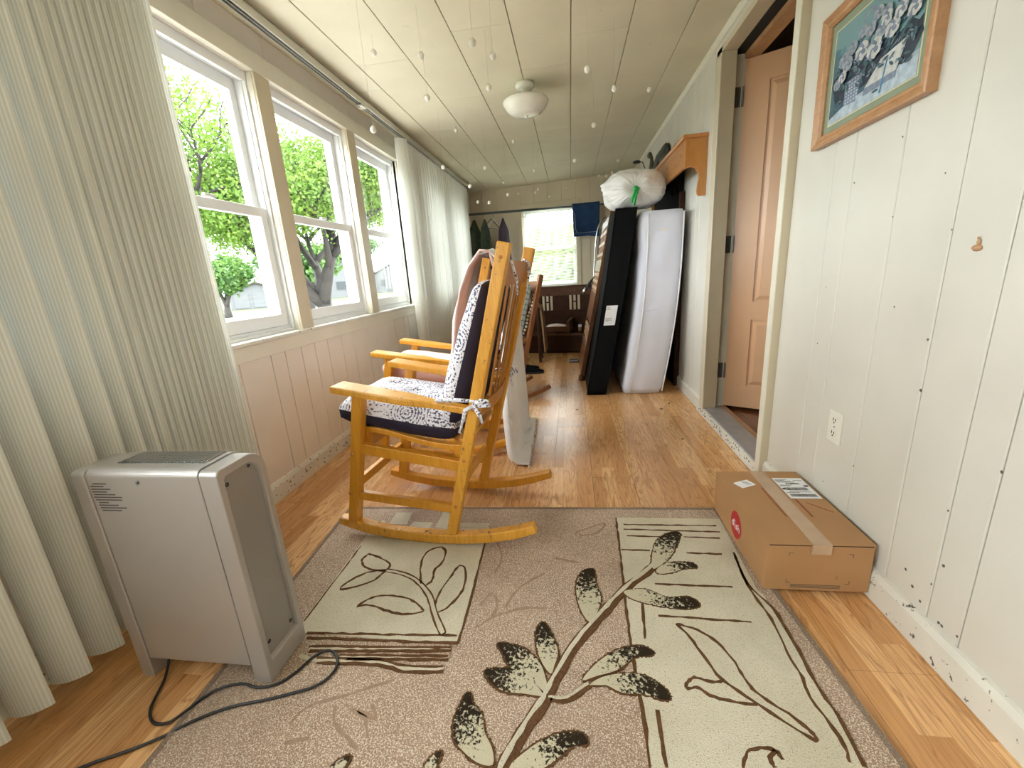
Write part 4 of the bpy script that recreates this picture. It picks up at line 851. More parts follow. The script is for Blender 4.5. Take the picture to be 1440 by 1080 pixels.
def drape(name, label, O, R, prof, ys, mat, fold=0.012, thick=0.006, fringe=None, seed=1, sc=1.0, flare=0.0, zmin=0.012):
    random.seed(seed); P = [Vector(p) for p in prof]; pts = []
    for i in range(len(P) - 1):
        k = max(2, int((P[i + 1] - P[i]).length / 0.025)); pts += [P[i].lerp(P[i + 1], t / k) for t in range(k)]
    pts.append(P[-1]); n = 36; m = MB(); tot = len(pts)
    for i, p in enumerate(pts):
        d = (pts[min(i + 1, tot - 1)] - pts[max(i - 1, 0)]).normalized(); nn = Vector((-d.y, d.x)); s_ = i / tot
        for j_ in range(n + 1):
            v = j_ / n; y = ys[0] + (ys[1] - ys[0]) * v; y += flare * s_ * (v - 0.5)
            f = fold * (math.sin(v * 19 + seed + 2.2 * noise.noise(Vector((v * 2, s_ * 2, seed)))) + 0.6 * math.sin(v * 43 + s_ * 3)) * min(1, 0.25 + s_ * 1.4)
            m.v.append((p.x + nn.x * f, y + 0.015 * noise.noise(Vector((s_ * 5, v, seed))), max(zmin, p.y + nn.y * f)))
    for i in range(tot - 1):
        for j_ in range(n): a = i * (n + 1) + j_; m.f.append((a, a + 1, a + n + 2, a + n + 1)); m.mi.append(0)
    r = thing(name, label, 'blanket', O, R); r.scale = (sc, sc, sc)
    o = m.build('cloth', mat, r, smooth=True, fix=False); md = o.modifiers.new('thickness', 'SOLIDIFY'); md.thickness = thick
    if fringe:
        fm = MB(); rows = []
        if 'end' in fringe: rows += [m.v[(tot - 1) * (n + 1) + j_] for j_ in range(n + 1)]
        if 'start' in fringe: rows += [m.v[j_] for j_ in range(n + 1)]
        if 'side' in fringe: rows += [m.v[i * (n + 1)] for i in range(tot // 3, tot)] + [m.v[i * (n + 1) + n] for i in range(tot // 3, tot)]
        for v in rows:
            for k in range(2):
                q = (v[0] + random.uniform(-0.012, 0.018), v[1] + random.uniform(-0.02, 0.02), max(0.004, v[2] - random.uniform(0.015, 0.035))); fm.tube([v, q], [0.0022, 0.0012], 4)
        f_ = fm.build('fringe', mat, r); f_['kind'] = 'stuff'
    return r
drape('throw_blanket', 'cream fringed throw hanging down to the floor behind the second rocking chair', B_O, B_R,
      [(0.315, 1.122), (0.37, 1.135), (0.405, 1.10), (0.42, 0.9), (0.42, 0.6), (0.425, 0.3), (0.435, 0.06), (0.455, 0.016), (0.52, 0.015)], (-0.235, 0.24), 'white_knit', 0.026, 0.006, ('end', 'side'), 4, flare=0.26)
drape('throw_blanket', 'soft pink and white throw over the front of the second rocking chair back', B_O, B_R,
      [(0.385, 1.06), (0.375, 1.135), (0.32, 1.145), (0.25, 1.07), (0.20, 0.95), (0.165, 0.80), (0.145, 0.65), (0.12, 0.545)], (-0.235, 0.20), 'pink_soft', 0.014, 0.012, ('end',), 11, flare=0.05)
# ------------------------------------------------------------ silver heater
ht = thing('space_heater', 'silver metal space heater panel standing on the floor in front of the near blind', 'heater', (-1.01, 0.84, 0.0))
HX0, HX1, HY0, HY1, HZ = -1.175, -0.866, 0.765, 0.915, 0.628
def round_prof(y0, y1, z0, z1, rf, rb, n=7):
    p = [(y1, z0), (y1, z1 - rb)] + [(y1 - rb + rb * math.cos(a), z1 - rb + rb * math.sin(a)) for a in [PI / 2 * i / n for i in range(1, n + 1)]]
    p += [(y0 + rf - rf * math.sin(a), z1 - rf + rf * math.cos(a)) for a in [PI / 2 * i / n for i in range(0, n + 1)]] + [(y0, z0)]
    return p
MB().prism(round_prof(HY0 + 0.004, HY1 - 0.004, 0.062, HZ, 0.02, 0.045), 'x', HX0, HX1).build('housing', 'silver', ht, world=True, bevel=0.002)
def endcap(x0, x1, nm, rec):
    pf = round_prof(HY0, HY1, 0.0128 if rec else 0.0, HZ - 0.002, 0.014, 0.055)
    dpt = 0.012 if rec else 0.0
    m = MB(); m.prism(pf, 'x', x0, x1 - dpt)
    if rec:
        n = len(pf); ip = [(0.84 + (y - 0.84) * 0.76, 0.062 + z * (HZ - 0.086) / (HZ - 0.002)) for y, z in pf]
        m.add([(x1 - dpt, y, z) for y, z in pf] + [(x1, y, z) for y, z in pf] + [(x1, y, z) for y, z in ip] + [(x1 - dpt + 0.001, 0.84 + (y - 0.84) * 0.96, 0.33 + (z - 0.33) * 0.985) for y, z in ip],
              [f for i in range(n) for f in ((i, (i + 1) % n, n + (i + 1) % n, n + i), (n + i, n + (i + 1) % n, 2 * n + (i + 1) % n, 2 * n + i), (2 * n + i, 2 * n + (i + 1) % n, 3 * n + (i + 1) % n, 3 * n + i))])
    o = m.build(nm, 'silver', ht, world=True, bevel=0.003)
    if rec:
        n = len(ip); m = MB(); m.add([(x1 - dpt + 0.0015, 0.84 + (y - 0.84) * 0.96, 0.33 + (z - 0.33) * 0.985) for y, z in ip], [tuple(range(n))])
        m.build('side_panel', 'silver_dark', o).location = -Vector(ht.location); x1 = x1 - dpt + 0.001
        s = MB()
        for y, z in ((HY0 + 0.032, HZ - 0.05), (HY1 - 0.045, HZ - 0.03), (HY0 + 0.034, 0.10), (HY1 - 0.032, 0.10)): s.lathe([(0.0, 0), (0.006, 0)], (0, 0, 0), 10)
        s = MB()
        for y, z in ((HY0 + 0.032, HZ - 0.05), (HY1 - 0.045, HZ - 0.035), (HY0 + 0.034, 0.115), (HY1 - 0.032, 0.10)):
            s.add([(x1 + 0.0012, y + 0.0055 * math.cos(t * PI / 5), z + 0.0055 * math.sin(t * PI / 5)) for t in range(10)] + [(x1 + 0.0002, y, z) for t in range(1)], [(t, (t + 1) % 10, 10) for t in range(10)])
        k = s.build('screw_hole', 'hole_black', o); k.location = -Vector(ht.location)
    return o
MB().prism(round_prof(HY0 + 0.006, HY1 - 0.006, 0.066, HZ - 0.003, 0.02, 0.045), 'x', -0.8665, -0.8595).build('seam_shade', 'grille_dark', ht, world=True)  # dark insert stands for the shade in the gap beside the cap
endcap(-1.212, -1.176, 'end_cap', False); endcap(-0.860, -0.812, 'end_cap', True)
MB().box(HX0 + 0.05, HX1 - 0.015, HY0 + 0.045, HY1 - 0.04, HZ - 0.001, HZ + 0.0015).build('top_grille', 'grille_dark', ht, world=True)
gr = MB()
for i in range(26): xx = HX0 + 0.055 + i * 0.0095; gr.box(xx, xx + 0.003, HY0 + 0.047, HY1 - 0.042, HZ + 0.001, HZ + 0.0035)
gr.build('grille_bars', 'silver', ht, world=True)
MB().ball((-1.03, HY0 + 0.003, 0.598), 0.0045, 8, 6).build('screw', 'hinge_metal', ht, world=True, smooth=True)
tx = MB(); random.seed(3)
for i, (a, b) in enumerate([(0.012, 0.05), (0.003, 0.04), (0.003, 0.056), (0.003, 0.044), (0.006, 0.066), (0.003, 0.082), (0.006, 0.08), (0.012, 0.04), (0.01, 0.065), (0.012, 0.086), (0.014, 0.07)]):
    z = 0.592 - 0.0072 * i; x = a
    while x < b: l = random.uniform(0.003, 0.009); tx.box(HX0 + 0.004 + x, HX0 + 0.004 + min(x + l, b), HY0 + 0.0032, HY0 + 0.0042, z, z + 0.0027); x += l + 0.0012
tx.build('warning_print', 'print_dark', ht, world=True)
CORD = [(-1.158, 0.80, 0.06), (-1.155, 0.797, 0.03), (-1.14, 0.765, 0.0062), (-1.123, 0.734, 0.005), (-1.10, 0.688, 0.005), (-1.075, 0.662, 0.005), (-1.045, 0.648, 0.005), (-1.015, 0.65, 0.007), (-0.993, 0.661, 0.013), (-0.955, 0.728, 0.0162), (-0.894, 0.755, 0.0162), (-0.84, 0.748, 0.0162), (-0.79, 0.765, 0.0162), (-0.762, 0.804, 0.0162), (-0.745, 0.845, 0.0162), (-0.718, 0.869, 0.0162), (-0.69, 0.862, 0.0162), (-0.668, 0.84, 0.0162), (-0.660, 0.812, 0.0162), (-0.672, 0.78, 0.0162), (-0.699, 0.757, 0.0162), (-0.74, 0.74, 0.0162), (-0.802, 0.717, 0.0162), (-0.86, 0.70, 0.0162), (-0.908, 0.677, 0.0162), (-0.95, 0.648, 0.0162), (-0.985, 0.626, 0.008), (-1.047, 0.588, 0.005), (-1.126, 0.545, 0.005), (-1.2, 0.48, 0.005), (-1.3, 0.38, 0.005)]
cp = []
for i in range(len(CORD) - 1):
    p0, p1, p2, p3 = [Vector(CORD[max(0, min(len(CORD) - 1, i + k))]) for k in (-1, 0, 1, 2)]
    for t in (0, .33, .66): cp.append(0.5 * ((2 * p1) + (p2 - p0) * t + (2 * p0 - 5 * p1 + 4 * p2 - p3) * t * t + (3 * p1 - p0 - 3 * p2 + p3) * t ** 3))
o = MB().tube(cp, 0.0036, 8).build('power_cord', 'black_rubber', ht, world=True, smooth=True); o['label'] = 'black power cord looped over the floor and rug'

# ------------------------------------------------------------ parcel box
BX0, BX1, BY0, BY1, BZ0, BZ1 = 0.568, 0.864, 1.188, 1.655, 0.014, 0.178
bx = thing('cardboard_box', 'long brown cardboard parcel with round red emblem beside the right wall', 'box', (0.716, 1.42, 0.0))
MB().box(BX0, BX1, BY0, BY1, BZ0, BZ1 - 0.003).build('carton', 'card', bx, world=True, bevel=0.002)
MB().add([(BX0 - 0.001, BY0 - 0.002, BZ1 - 0.002), (0.7155, BY0 - 0.006, BZ1 + 0.000), (0.7155, BY1, BZ1), (BX0 - 0.001, BY1, BZ1 - 0.002), (BX0 - 0.001, BY0 - 0.002, BZ1 + 0.001), (0.7155, BY0 - 0.006, BZ1 + 0.003), (0.7155, BY1, BZ1 + 0.003), (BX0 - 0.001, BY1, BZ1 + 0.001)],
         [(0, 3, 2, 1), (4, 5, 6, 7), (0, 1, 5, 4), (1, 2, 6, 5), (2, 3, 7, 6), (3, 0, 4, 7)]).build('top_flap', 'card', bx, world=True)
MB().add([(0.7165, BY0 - 0.006, BZ1), (BX1 + 0.001, BY0 - 0.001, BZ1 - 0.002), (BX1 + 0.001, BY1, BZ1 - 0.002), (0.7165, BY1, BZ1), (0.7165, BY0 - 0.006, BZ1 + 0.003), (BX1 + 0.001, BY0 - 0.001, BZ1 + 0.001), (BX1 + 0.001, BY1, BZ1 + 0.001), (0.7165, BY1, BZ1 + 0.003)],
         [(0, 3, 2, 1), (4, 5, 6, 7), (0, 1, 5, 4), (1, 2, 6, 5), (2, 3, 7, 6), (3, 0, 4, 7)]).build('top_flap', 'card', bx, world=True)
MB().box(0.575, 0.70, BY0 - 0.0012, BY0 + 0.001, BZ1 - 0.0062, BZ1 - 0.0022).box(0.735, 0.858, BY0 - 0.0012, BY0 + 0.001, BZ1 - 0.0055, BZ1 - 0.0025).build('flap_gap_shade', 'hole_black', bx, world=True)['kind'] = 'stuff'  # black strips on the front imitate the shade under the raised flaps
MB().box(0.692, 0.744, BY0 - 0.007, BY1, BZ1 + 0.0031, BZ1 + 0.0037).box(0.692, 0.744, BY0 - 0.0075, BY0 - 0.001, BZ1 - 0.03, BZ1 + 0.0035).build('packing_tape', 'tape', bx, world=True)
dc = MB(); dc.prism([(1.422 + 0.047 * math.cos(t * PI / 24), 0.086 + 0.050 * math.sin(t * PI / 24)) for t in range(48)], 'x', BX0 - 0.0012, BX0 - 0.0002)
emb = dc.build('round_emblem', 'logo_red', bx, world=True); emb['label'] = 'round red emblem printed with white lettering'
def text_mesh(s, size, M, mat, parent, name, thick=0.0004):
    cu = bpy.data.curves.new(name, 'FONT'); cu.body = s; cu.size = size; cu.align_x = 'CENTER'; cu.align_y = 'CENTER'; cu.extrude = thick
    t = bpy.data.objects.new('t', cu); COL.objects.link(t); bpy.context.view_layer.update()
    me = bpy.data.meshes.new_from_object(t.evaluated_get(bpy.context.evaluated_depsgraph_get())); bpy.data.objects.remove(t)
    me.transform(M); me.materials.clear(); me.materials.append(MATS[mat]); o = bpy.data.objects.new(name, me); COL.objects.link(o); o.parent = parent; return o
Lb = -Vector(bx.location)
# the emblem reads d, three small stacked bars for the i, s, h
MT = lambda y, z: Matrix.Translation(Lb) @ Matrix(((0, 0, -1, BX0 - 0.0016), (-1, 0, 0, y), (0, 1, 0, z), (0, 0, 0, 1)))
text_mesh('d', 0.040, MT(1.447, 0.084), 'paper_white', emb, 'letter'); text_mesh('s', 0.040, MT(1.415, 0.0835), 'paper_white', emb, 'letter'); text_mesh('h', 0.040, MT(1.395, 0.084), 'paper_white', emb, 'letter')
bi = MB()
for k in range(4): bi.box(BX0 - 0.0018, BX0 - 0.001, 1.4285, 1.4335, 0.071 + k * 0.0085, 0.0745 + k * 0.0085)
o = bi.build('letter', 'paper_white', emb); o.location = Lb
random.seed(11)
sl_ = MB().box(0.753, 0.856, 1.446, 1.597, BZ1 + 0.0030, BZ1 + 0.0037).build('shipping_label', 'paper_white', bx, world=True)
ink = MB(); zt = BZ1 + 0.0041
for r0, r1, x0, x1 in ((1.458, 1.476, 0.762, 0.848), (1.503, 1.523, 0.765, 0.84), (1.548, 1.558, 0.785, 0.83)):
    x = x0
    while x < x1: w_ = random.choice((0.0008, 0.0014, 0.0024)); ink.box(x, x + w_, r0, r1, zt - 0.0003, zt); x += w_ + random.choice((0.0009, 0.0016))
for yy, a, b in ((1.584, .757, .80), (1.577, .757, .79), (1.57, .757, .81), (1.563, .76, .82), (1.54, .757, .80), (1.533, .757, .79), (1.49, .77, .84), (1.484, .757, .80), (1.575, .82, .85)):
    x = a
    while x < b: w_ = random.uniform(0.002, 0.007); ink.box(x, min(b, x + w_), yy, yy + 0.0028, zt - 0.0003, zt); x += w_ + 0.001
ink.box(0.838, 0.853, 1.53, 1.54, zt - 0.0003, zt).box(0.755, 0.766, 1.508, 1.519, zt - 0.0003, zt)
o = ink.build('label_print', 'ink', sl_); o.location = Lb
s2 = MB().prism([(0.600, 1.557), (0.657, 1.583), (0.676, 1.544), (0.619, 1.518)], 'z', BZ1 + 0.0012, BZ1 + 0.0036).build('small_label', 'paper_white', bx, world=True)
ik = MB()
for k in range(4): ik.box(0.63 + 0.004 * k, 0.652 + 0.003 * k, 1.563 - 0.006 * k, 1.565 - 0.006 * k, BZ1 + 0.0036, BZ1 + 0.004)
o = ik.build('label_print', 'print_dark', s2); o.location = Lb
rl = MB()
for xx, a, b in ((0.683, 1.33, 1.52), (0.687, 1.33, 1.52), (0.763, 1.33, 1.44), (0.767, 1.33, 1.44)): rl.box(xx, xx + 0.0015, a, b, BZ1 + 0.003, BZ1 + 0.0035)
rl.bar((0.79, 1.42, BZ1 + 0.003), (0.845, 1.36, BZ1 + 0.003), 0.0015, 0.001)
rl.build('printed_guide_lines', 'line_red', bx, world=True)
cm = MB()
for (x, z, sx, sz) in ((0.632, 0.147, 1, -1), (0.808, 0.147, -1, -1), (0.632, 0.042, 1, 1), (0.808, 0.042, -1, 1)):
    cm.box(min(x, x + 0.012 * sx), max(x, x + 0.012 * sx), BY0 - 0.001, BY0, z - 0.0006, z + 0.0006).box(x - 0.0006, x + 0.0006, BY0 - 0.001, BY0, min(z, z + 0.012 * sz), max(z, z + 0.012 * sz))
for k in range(3): cm.box(0.645, 0.785, BY0 - 0.001, BY0, 0.024 + 0.005 * k, 0.0255 + 0.005 * k)
cm.build('corner_marks', 'print_dark', bx, world=True)['kind'] = 'stuff'

# ------------------------------------------------------------ wall outlet, hook, framed picture
ou = thing('wall_outlet', 'ivory double power outlet low on the right wall', 'outlet', (XR, 1.475, 0.385))
MB().box(XR - 0.005, XR, 1.438, 1.510, 0.384, 0.496).build('cover_plate', 'ivory_plastic', ou, world=True, bevel=0.003)
for z in (0.417, 0.463):
    s = MB().prism([(1.474 + 0.0165 * math.cos(t * PI / 10), z + 0.0145 * math.sin(t * PI / 10)) for t in range(20)], 'x', XR - 0.0075, XR - 0.0045).build('socket', 'ivory_plastic', ou, world=True, bevel=0.0008)
    k = MB().box(XR - 0.0083, XR - 0.007, 1.4665, 1.4695, z - 0.002, z + 0.008).box(XR - 0.0083, XR - 0.007, 1.4785, 1.4815, z - 0.002, z + 0.008).box(XR - 0.0083, XR - 0.007, 1.4715, 1.4765, z - 0.010, z - 0.005).build('socket_slots', 'hole_black', s); k.location = -Vector(ou.location)
MB().ball((XR - 0.005, 1.474, 0.44), 0.003, 8, 5).build('plate_screw', 'hinge_metal', ou, world=True)
hk = MB().ball((XR - 0.002, 1.087, 1.006), 0.011, 9, 6, (0.35, 1.1, 0.6), 0.15).ball((XR - 0.002, 1.085, 1.018), 0.005, 8, 5, (0.5, 1, 1.4), 0.2).ball((XR - 0.004, 1.085, 1.027), 0.0028, 6, 4)
tag(hk.build('chipped_plaster', 'frame_wood', None, smooth=True), 'small brown chipped nail hole in the right wall panelling', 'hook')
# nail holes and scuffs
random.seed(21); sc_ = MB()
for (y, z, s) in ((1.64, .70, 1), (1.162, .66, 1.4), (1.30, .86, 1), (1.162, 1.05, .8), (1.50, .22, 1), (1.10, .17, 1.5), (1.07, .14, 1.5), (1.04, .12, 1.3), (1.02, .19, 1), (1.0, .26, 1.5), (.98, .11, 1.4), (.93, .12, 1.2), (1.55, 1.22, 1), (1.37, 1.30, 1), (1.17, .79, 1.2), (1.93 - .3, .9, .7), (1.36, .35, 1), (1.02, .4, 1), (.97, .09 + .02, 1.3), (1.21, 1.18, .8), (1.36, 1.1, .8), (.925, .55, 1.2)):
    sc_.ball((XR - 0.0005, y, z), 0.0028 * s, 6, 4, (0.25, 1, 1), 0.25)
sc_.build('nail_holes', 'print_dark', wr, world=True)['kind'] = 'stuff'
mk = MB()
for (y, z) in ((-1.47, 0), ): pass
random.seed(4)
for i in range(70):
    y = random.uniform(1.3, 3.0); z = random.uniform(0.018, 0.07); mk.ball((XL + 0.0162, y, z), random.uniform(0.0018, 0.005), 5, 3, (0.2, 1.6, 0.8), 0.5)
for i in range(60):
    y = random.uniform(2.0, 2.93); z = random.uniform(0.01, 0.05); mk.ball((0.851, y, z), random.uniform(0.002, 0.0075), 5, 3, (0.15, 1.8, 0.8), 0.5)
o = mk.build('paint_chips', 'print_dark', bl, world=True); o['kind'] = 'stuff'
pic = thing('framed_picture', 'wood framed blue still life of white roses in a basket', 'picture', (XR, 1.53, 1.37))
pic.rotation_euler = (math.radians(-1.0), 0, 0)
PY0, PY1, PZ0, PZ1 = -0.252, 0.250, 0.0, 0.392
def frame_side(p, q, a, b):
    """mitred moulding between outer corners p,q and inner corners a,b"""
    lv = [(0.0, 0.0), (0.026, 0.0), (0.028, 0.15), (0.020, 0.45), (0.024, 0.62), (0.022, 0.8), (0.014, 1.0), (0.0, 1.0)]
    m = MB(); 
    for (s0, s1) in ((p, a), (q, b)):
        for d, t in lv: m.v.append((-d, s0[0] + (s1[0] - s0[0]) * t, s0[1] + (s1[1] - s0[1]) * t))
    n = len(lv); m.f = [(i, (i + 1) % n, n + (i + 1) % n, n + i) for i in range(n)] + [tuple(range(n)), tuple(range(n, 2 * n))[::-1]]; m.mi = [0] * len(m.f)
    m.build('frame_moulding', 'frame_wood', pic)
FW = 0.036
O4 = [(PY0, PZ0), (PY1, PZ0), (PY1, PZ1), (PY0, PZ1)]; I4 = [(PY0 + FW, PZ0 + FW), (PY1 - FW, PZ0 + FW), (PY1 - FW, PZ1 - FW), (PY0 + FW, PZ1 - FW)]
for i in range(4): frame_side(O4[i], O4[(i + 1) % 4], I4[i], I4[(i + 1) % 4])
MB().box(-0.008, -0.002, PY0 + FW - 0.004, PY1 - FW + 0.004, PZ0 + FW - 0.004, PZ1 - FW + 0.004).build('mat_board', 'mat_green', pic)
AY0, AY1, AZ0, AZ1 = PY0 + FW + 0.028, PY1 - FW - 0.028, PZ0 + FW + 0.024, PZ1 - FW - 0.028
MB().box(-0.0088, -0.0078, AY0 - 0.005, AY1 + 0.005, AZ0 - 0.004, AZ1 + 0.004).build('inner_mat', 'mat_cream', pic)
art = MB().box(-0.0096, -0.0086, AY0, AY1, AZ0, AZ1).build('art_print', 'art_print', pic)
AW, AH = AY1 - AY0, AZ1 - AZ0; layer = [0]
def A2(u, v): return (AY1 - u * AW, AZ0 + v * AH)    # u runs from the far edge (picture left) to the near edge
def blob(m, u, v, ru, rv, n=14, jit=0.12, rot=0):
    layer[0] += 1; x = -0.0097 - layer[0] * 0.000015; y, z = A2(u, v)
    pts = []
    for k in range(n):
        a = 2 * PI * k / n; r = 1 + random.uniform(-jit, jit); cu, cv = r * ru * math.cos(a), r * rv * math.sin(a)
        pts.append((x, y - (cu * math.cos(rot) - cv * math.sin(rot)) * AW, z + (cu * math.sin(rot) + cv * math.cos(rot)) * AH))
    m.add(pts, [tuple(range(n))])
def artp(nm, mat, fn):
    m = MB(); fn(m); m.build(nm, mat, art, fix=False)['kind'] = 'stuff'
random.seed(31)
def poly_art(nm, mat, pts):
    layer[0] += 1; x = -0.0097 - layer[0] * 0.000015; m = MB(); m.add([(x, *A2(u, v)) for u, v in pts], [tuple(range(len(pts)))]); m.build(nm, mat, art, fix=False)
poly_art('painted_table', 'art_pale', [(0, 0), (1, 0), (1, 0.22), (0.6, 0.17), (0.25, 0.14), (0, 0.06)])
artp('painted_shadow', 'art_dark', lambda m: [blob(m, u, v, a, b) for u, v, a, b in ((0.18, 0.42, 0.17, 0.25), (0.4, 0.36, 0.22, 0.17), (0.62, 0.42, 0.2, 0.12), (0.88, 0.36, 0.13, 0.17))])
poly_art('painted_basket', 'art_mid', [(0.20, 0.12), (0.36, 0.10), (0.42, 0.38), (0.2, 0.36)])
artp('basket_weave', 'art_pale', lambda m: [blob(m, 0.225 + 0.035 * (i % 5), 0.14 + 0.034 * (i // 5), 0.012, 0.011, 6) for i in range(35)])
def handle(m):
    for i in range(28):
        t = PI * i / 27; blob(m, 0.44 - 0.105 * math.cos(t), 0.52 + 0.42 * math.sin(t), 0.013, 0.022, 6)
artp('basket_handle', 'art_mid', handle)
poly_art('painted_book', 'art_white', [(0.46, 0.17), (0.80, 0.16), (0.88, 0.40), (0.62, 0.36)]); poly_art('book_edge', 'art_mid', [(0.46, 0.17), (0.80, 0.16), (0.795, 0.10), (0.45, 0.10)]); poly_art('book_back', 'art_dark', [(0.80, 0.16), (1.0, 0.42), (1, 0.5), (0.88, 0.40)])
poly_art('book_ribbon', 'art_blue', [(0.64, 0.03), (0.655, 0.03), (0.70, 0.32), (0.685, 0.33)])
artp('painted_leaf', 'art_leaf', lambda m: [blob(m, random.uniform(0.06, 0.95), random.gauss(0.46, 0.12), 0.035, 0.014, 7, 0.1, random.uniform(0, PI)) for _ in range(110)])
artp('leaf_light', 'art_mid', lambda m: [blob(m, random.uniform(0.1, 0.95), random.gauss(0.45, 0.12), 0.024, 0.008, 6, 0.1, random.uniform(0, PI)) for _ in range(70)])
def rose(m1, m2, u, v, s):
    for k in range(9):
        a = 2 * PI * k / 9; blob(m1 if k % 3 else m2, u + 0.72 * s * math.cos(a), v + 0.85 * s * math.sin(a), s * 0.5, s * 0.55, 9, 0.12)
    for k in range(6):
        a = 2 * PI * k / 6 + 0.4; blob(m2 if k % 2 else m1, u + 0.36 * s * math.cos(a), v + 0.42 * s * math.sin(a), s * 0.36, s * 0.40, 8, 0.12)
    blob(m2, u, v, s * 0.2, s * 0.24, 8, 0.1)
far_, near_, shd_ = MB(), MB(), MB()
for u, v, s in ((0.16, 0.62, 0.06), (0.22, 0.55, 0.055), (0.1, 0.40, 0.045), (0.38, 0.76, 0.045), (0.27, 0.68, 0.05), (0.55, 0.82, 0.045), (0.64, 0.76, 0.05), (0.6, 0.62, 0.055), (0.48, 0.72, 0.05)): rose(far_, shd_, u, v, s)
far_.build('pale_rose', 'art_pink', art, fix=False)
for u, v, s in ((0.40, 0.57, 0.068), (0.55, 0.50, 0.072), (0.73, 0.57, 0.064), (0.80, 0.68, 0.055), (0.93, 0.60, 0.056), (0.66, 0.70, 0.05), (0.18, 0.44, 0.045)): rose(near_, shd_, u, v, s)
near_.build('white_rose', 'art_white', art, fix=False)['kind'] = 'stuff'; shd_.build('rose_shading', 'art_mid', art, fix=False)['kind'] = 'stuff'

# ------------------------------------------------------------ things leaning by the right wall
def lean_box(mb, x0b, x1b, x0t, x1t, y0, y1, z0, z1): 
    return mb.add([(x0b, y0, z0), (x1b, y0, z0), (x1b, y1, z0), (x0b, y1, z0), (x0t, y0, z1), (x1t, y0, z1), (x1t, y1, z1), (x0t, y1, z1)], [(0, 3, 2, 1), (4, 5, 6, 7), (0, 1, 5, 4), (1, 2, 6, 5), (2, 3, 7, 6), (3, 0, 4, 7)])
mt = thing('mattress', 'white covered mattress standing on its long edge leaning to the right wall', 'mattress', (0.6, 4.3, 0))
def pad(name, mat, parent, xb, xt, y0, y1, z1, th, rad, bow, wrk, seed):
    """rounded slab standing on its edge; section across (thickness x length) swept up"""
    m = MB(); nz = 30; prof = []
    hx, hy = th / 2, (y1 - y0) / 2
    for cx, cy, a0 in ((1, 1, 0), (-1, 1, 90), (-1, -1, 180), (1, -1, 270)):
        for k in range(7): a = math.radians(a0 + 90 * k / 6); prof.append((cx * (hx - rad) + rad * math.cos(a), cy * (hy - rad) + rad * math.sin(a)))
    out = []
    for i in range(len(prof)):
        p, q = prof[i], prof[(i + 1) % len(prof)]; k = 8 if math.hypot(p[0] - q[0], p[1] - q[1]) > 0.15 else 1
        out += [(p[0] + (q[0] - p[0]) * t / k, p[1] + (q[1] - p[1]) * t / k) for t in range(k)]
    n = len(out); yc = (y0 + y1) / 2
    for i in range(nz + 1):
        t = i / nz; z = z1 * t; e = min(1, min(t, 1 - t) / 0.04); e = 0.90 + 0.10 * math.sqrt(max(0, 1 - (1 - e) ** 2))
        cx = xb + (xt - xb) * t + bow * math.sin(PI * t)
        for k, (px_, py_) in enumerate(out):
            w_ = wrk * noise.noise(Vector((px_ * 9, py_ * 4, z * 5 + seed)))
            m.v.append((cx + px_ * e + w_, yc + py_ * (0.985 + 0.015 * e) + w_, 0.004 + z))
    for i in range(nz):
        for k in range(n): m.f.append((i * n + k, i * n + (k + 1) % n, (i + 1) * n + (k + 1) % n, (i + 1) * n + k)); m.mi.append(0)
    m.f += [tuple(range(n))[::-1], tuple(nz * n + k for k in range(n))]; m.mi += [0, 0]
    return m.build(name, mat, parent, world=True, smooth=True), (lambda t: xb + (xt - xb) * t + bow * math.sin(PI * t))
_, cxf = pad('mattress_body', 'mattress_fabric', mt, 0.55, 0.675, 3.37, 5.03, 1.385, 0.325, 0.065, 0.035, 0.012, 2)
for sx in (-1, 1):
    pp = [(cxf(t) + (sx * 0.150 if sx > 0 else -0.098), 3.374 if sx > 0 else 3.371, 0.004 + 1.385 * t) for t in [0.012 + i * 0.976 / 24 for i in range(25)]]
    MB().tube(pp, 0.005, 8).build('piping', 'paper_white', mt, world=True, smooth=True)
pp = [(cxf(0.49) - 0.15 + 0.3 * i / 10, 3.367 + 0.002 * math.sin(i), 0.68 - 0.012 * math.sin(i * 0.6)) for i in range(11)]
MB().tube(pp, 0.0022, 6).build('cover_crease', 'mattress_side', mt, world=True, smooth=True)
MB().box(cxf(0.9) - 0.02, cxf(0.9) + 0.03, 3.362, 3.3665, 1.245, 1.265).build('sewn_tag', 'pink_soft', mt, world=True)['label'] = 'pink tag under the cover'
bs_ = thing('box_spring', 'black fabric box spring on its edge between bed frame and white mattress', 'box spring', (0.25, 4.3, 0))
_, bxf = pad('box_body', 'black_fabric', bs_, 0.182, 0.418, 3.365, 5.05, 1.42, 0.155, 0.012, 0.012, 0.002, 5)
for sx in (-1, 1): MB().tube([(bxf(t) + sx * 0.075, 3.366, 0.004 + 1.42 * t) for t in [i / 12 for i in range(13)]], 0.004, 6).build('edge_seam', 'black_fabric', bs_, world=True, smooth=True)
t0_ = 0.45; lb = MB(); 
for i in range(2): pass
cxl = bxf(0.455)
lab = MB().add([(cxl - 0.055, 3.3615, 0.572), (cxl + 0.030, 3.3615, 0.572), (cxl + 0.056, 3.3615, 0.724), (cxl - 0.03, 3.3615, 0.724), (cxl - 0.055, 3.3635, 0.572), (cxl + 0.030, 3.3635, 0.572), (cxl + 0.056, 3.3635, 0.724), (cxl - 0.03, 3.3635, 0.724)], [(0, 1, 2, 3), (7, 6, 5, 4), (0, 4, 5, 1), (1, 5, 6, 2), (2, 6, 7, 3), (3, 7, 4, 0)]).build('sewn_label', 'paper_white', bs_, world=True)
kk = MB()
